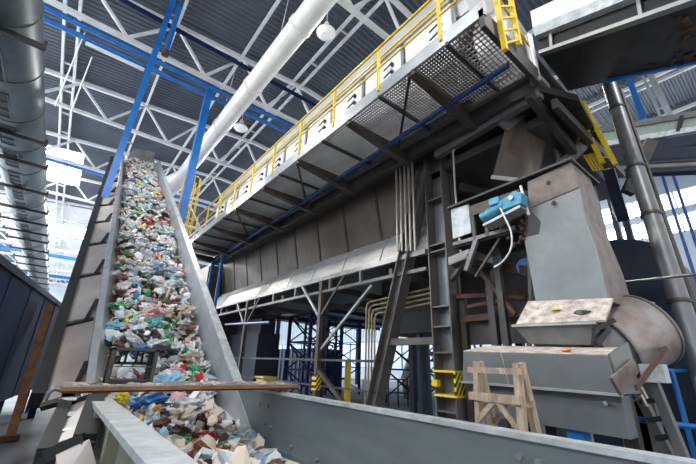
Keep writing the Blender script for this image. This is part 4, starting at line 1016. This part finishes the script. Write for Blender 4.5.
CH = [(122, 398, .1, 'yellow', 'yellow bag just below the step at the left wall', -.55), (140, 401, .13, 'clear', 'bluish film beside the yellow bag below the step', -.62),
      (162, 408, .3, 'pink', 'long pinkish film draped below the step, left half', -.78), (190, 408, .3, 'cream', 'long creamy film draped below the step, right half', -.78), (215, 403, .22, 'white', 'white film below the step near the right wall', -.75),
      (176, 434, .2, 'brown', 'brown film heap at the channel left', -.95), (160, 428, .16, 'brown', 'dark brown bag beside the left wall', -.92), (193, 446, .1, 'orange', 'orange brown bag in the channel heap', -1.0),
      (209, 437, .12, 'red', 'bright red bag in the channel heap', -.98), (218, 424, .1, 'green', 'green wrapper behind the red bag in the channel', -.95), (204, 455, .12, 'turquoise', 'turquoise wrapper in the channel heap front', -1.05),
      (224, 448, .12, 'green', 'dark green wrapper right of the red bag', -1.03), (186, 456, .12, 'white', 'white wrapper at the front left of the heap', -1.02), (168, 440, .09, 'green', 'small green wrapper left of the white wrapper', -1.),
      (232, 438, .13, 'clear', 'clear film beside the blue bottle', -1.02), (245, 458, .16, 'clear', 'clear film at the front right of the heap', -1.1), (200, 425, .14, 'black', 'dark film behind the red bag', -.95), (228, 412, .12, 'cream', 'cream wrapper against the right channel wall', -.85), (262, 462, .11, 'light blue', 'pale blue wrapper by the right channel wall', -1.12)]
for k, (u, v, r, c, l, z) in enumerate(CH):
    put(BAGS[(k + 2) % 6], at(u, v, 'z', z), r, 'w_' + c, l, 'bag', 'distinct bags in the channel', rnd)
for k, (u, v, z, r, l) in enumerate([(243, 440, -1.0, .13, 'large clear blue water bottle lying at the right of the heap'), (236, 452, -1.05, .11, 'clear bottle in front of the large blue water bottle'), (262, 452, -1.1, .1, 'clear bottle nearest the right channel wall'), (212, 448, -1.03, .08, 'small clear bottle left of the water bottles')]):
    put(BOT, at(u, v, 'z', z), r, None, l, 'bottle', 'clear bottles in the channel', rnd)
put(CUPO, at(196, 432, 'z', -.9), .1, 'w_cream', 'cream plastic cup on the channel heap', 'cup', 'cups in the waste', rnd)
put(CUPO, on_incline(152, 345), .12, 'w_white', 'white plastic cup beside the big glossy black bag', 'cup', 'cups in the waste', rnd)
# ---- anonymous pieces that nothing tells apart, along the belt
cn = list(PAL); cw = [34, 22, 10, 6, 12, 3, 2.5, 1.5, 7, 1.5, 5, 2, 16, 1]
for i in range(240):
    s = 22.2 * (rnd.random() ** 1.25) - .5; x = rnd.uniform(.88, 2.26); c = rnd.choices(cn, cw)[0]
    if (1.0 < s < 1.25) or (3.0 < s < 3.35 and x > 1.2): continue
    r = rnd.uniform(.09, .21)
    put(BAGS[i % 6], I(x, s, -.4 + r * .35), r, 'w_' + c, 'small crumpled %s plastic bag lying in the waste on the inclined belt' % c, 'bag', 'loose %s bags on the inclined belt' % c, rnd)
for i in range(46):
    s = 20 * rnd.random(); x = rnd.uniform(.95, 2.2); o = put(BOT, I(x, s, -.36), rnd.uniform(.07, .1), rnd.choice(['pet', 'w_green', 'w_brown', 'w_white']), 'x', 'bottle', 'b', rnd)
    c = {'pet': 'clear', 'w_green': 'green', 'w_brown': 'brown', 'w_white': 'white'}[o.material_slots[0].material.name.split('.')[0]]
    o['label'] = '%s plastic bottle lying among bags on the inclined belt' % c; o['group'] = 'loose %s bottles on the inclined belt' % c
for i in range(50):
    y = rnd.uniform(1.9, 5.9); x = rnd.uniform(.65, 2.35); c = rnd.choices(cn, cw)[0]; r = rnd.uniform(.06, .13)
    put(BAGS[i % 6], V(x, y, -1.16 + .2 * max(0, min(1, (y - 2) / 3))), r, 'w_' + c, 'small %s scrap of film in the foreground channel heap' % c, 'bag', 'loose %s film in the channel' % c, rnd)

# ================================================================== light
w = bpy.data.worlds.new('world'); SC.world = w; w.use_nodes = True
bg = w.node_tree.nodes['Background']; bg.inputs['Color'].default_value = (.93, .96, 1., 1); bg.inputs['Strength'].default_value = .88
for x, y, e in ((0, -3, 700), (9, -5, 500), (-7, 6, 800), (16, 10, 900), (-6, 16, 1000), (24, 12, 1600), (-7, 30, 3500), (12, 34, 3500), (0, 46, 5000), (-5, 62, 6000), (3, 78, 7000), (-3, 96, 7000)):  # area lights without fixtures, added to brighten the hall
    l = bpy.data.lights.new('fill_light', 'AREA'); l.shape = 'DISK'; l.size = 1.2; l.energy = e; l.color = (1, .97, .93)
    o = bpy.data.objects.new('fill_light', l); COL.objects.link(o); o.location = (x, y, 15.2)
SC.view_settings.view_transform = 'Standard'; SC.view_settings.look = 'None'; SC.view_settings.gamma = 1
SC.view_settings.use_curve_mapping = False; SC.view_settings.exposure = .5
SC.cycles.use_denoising = True
SC.cycles.max_bounces = 6
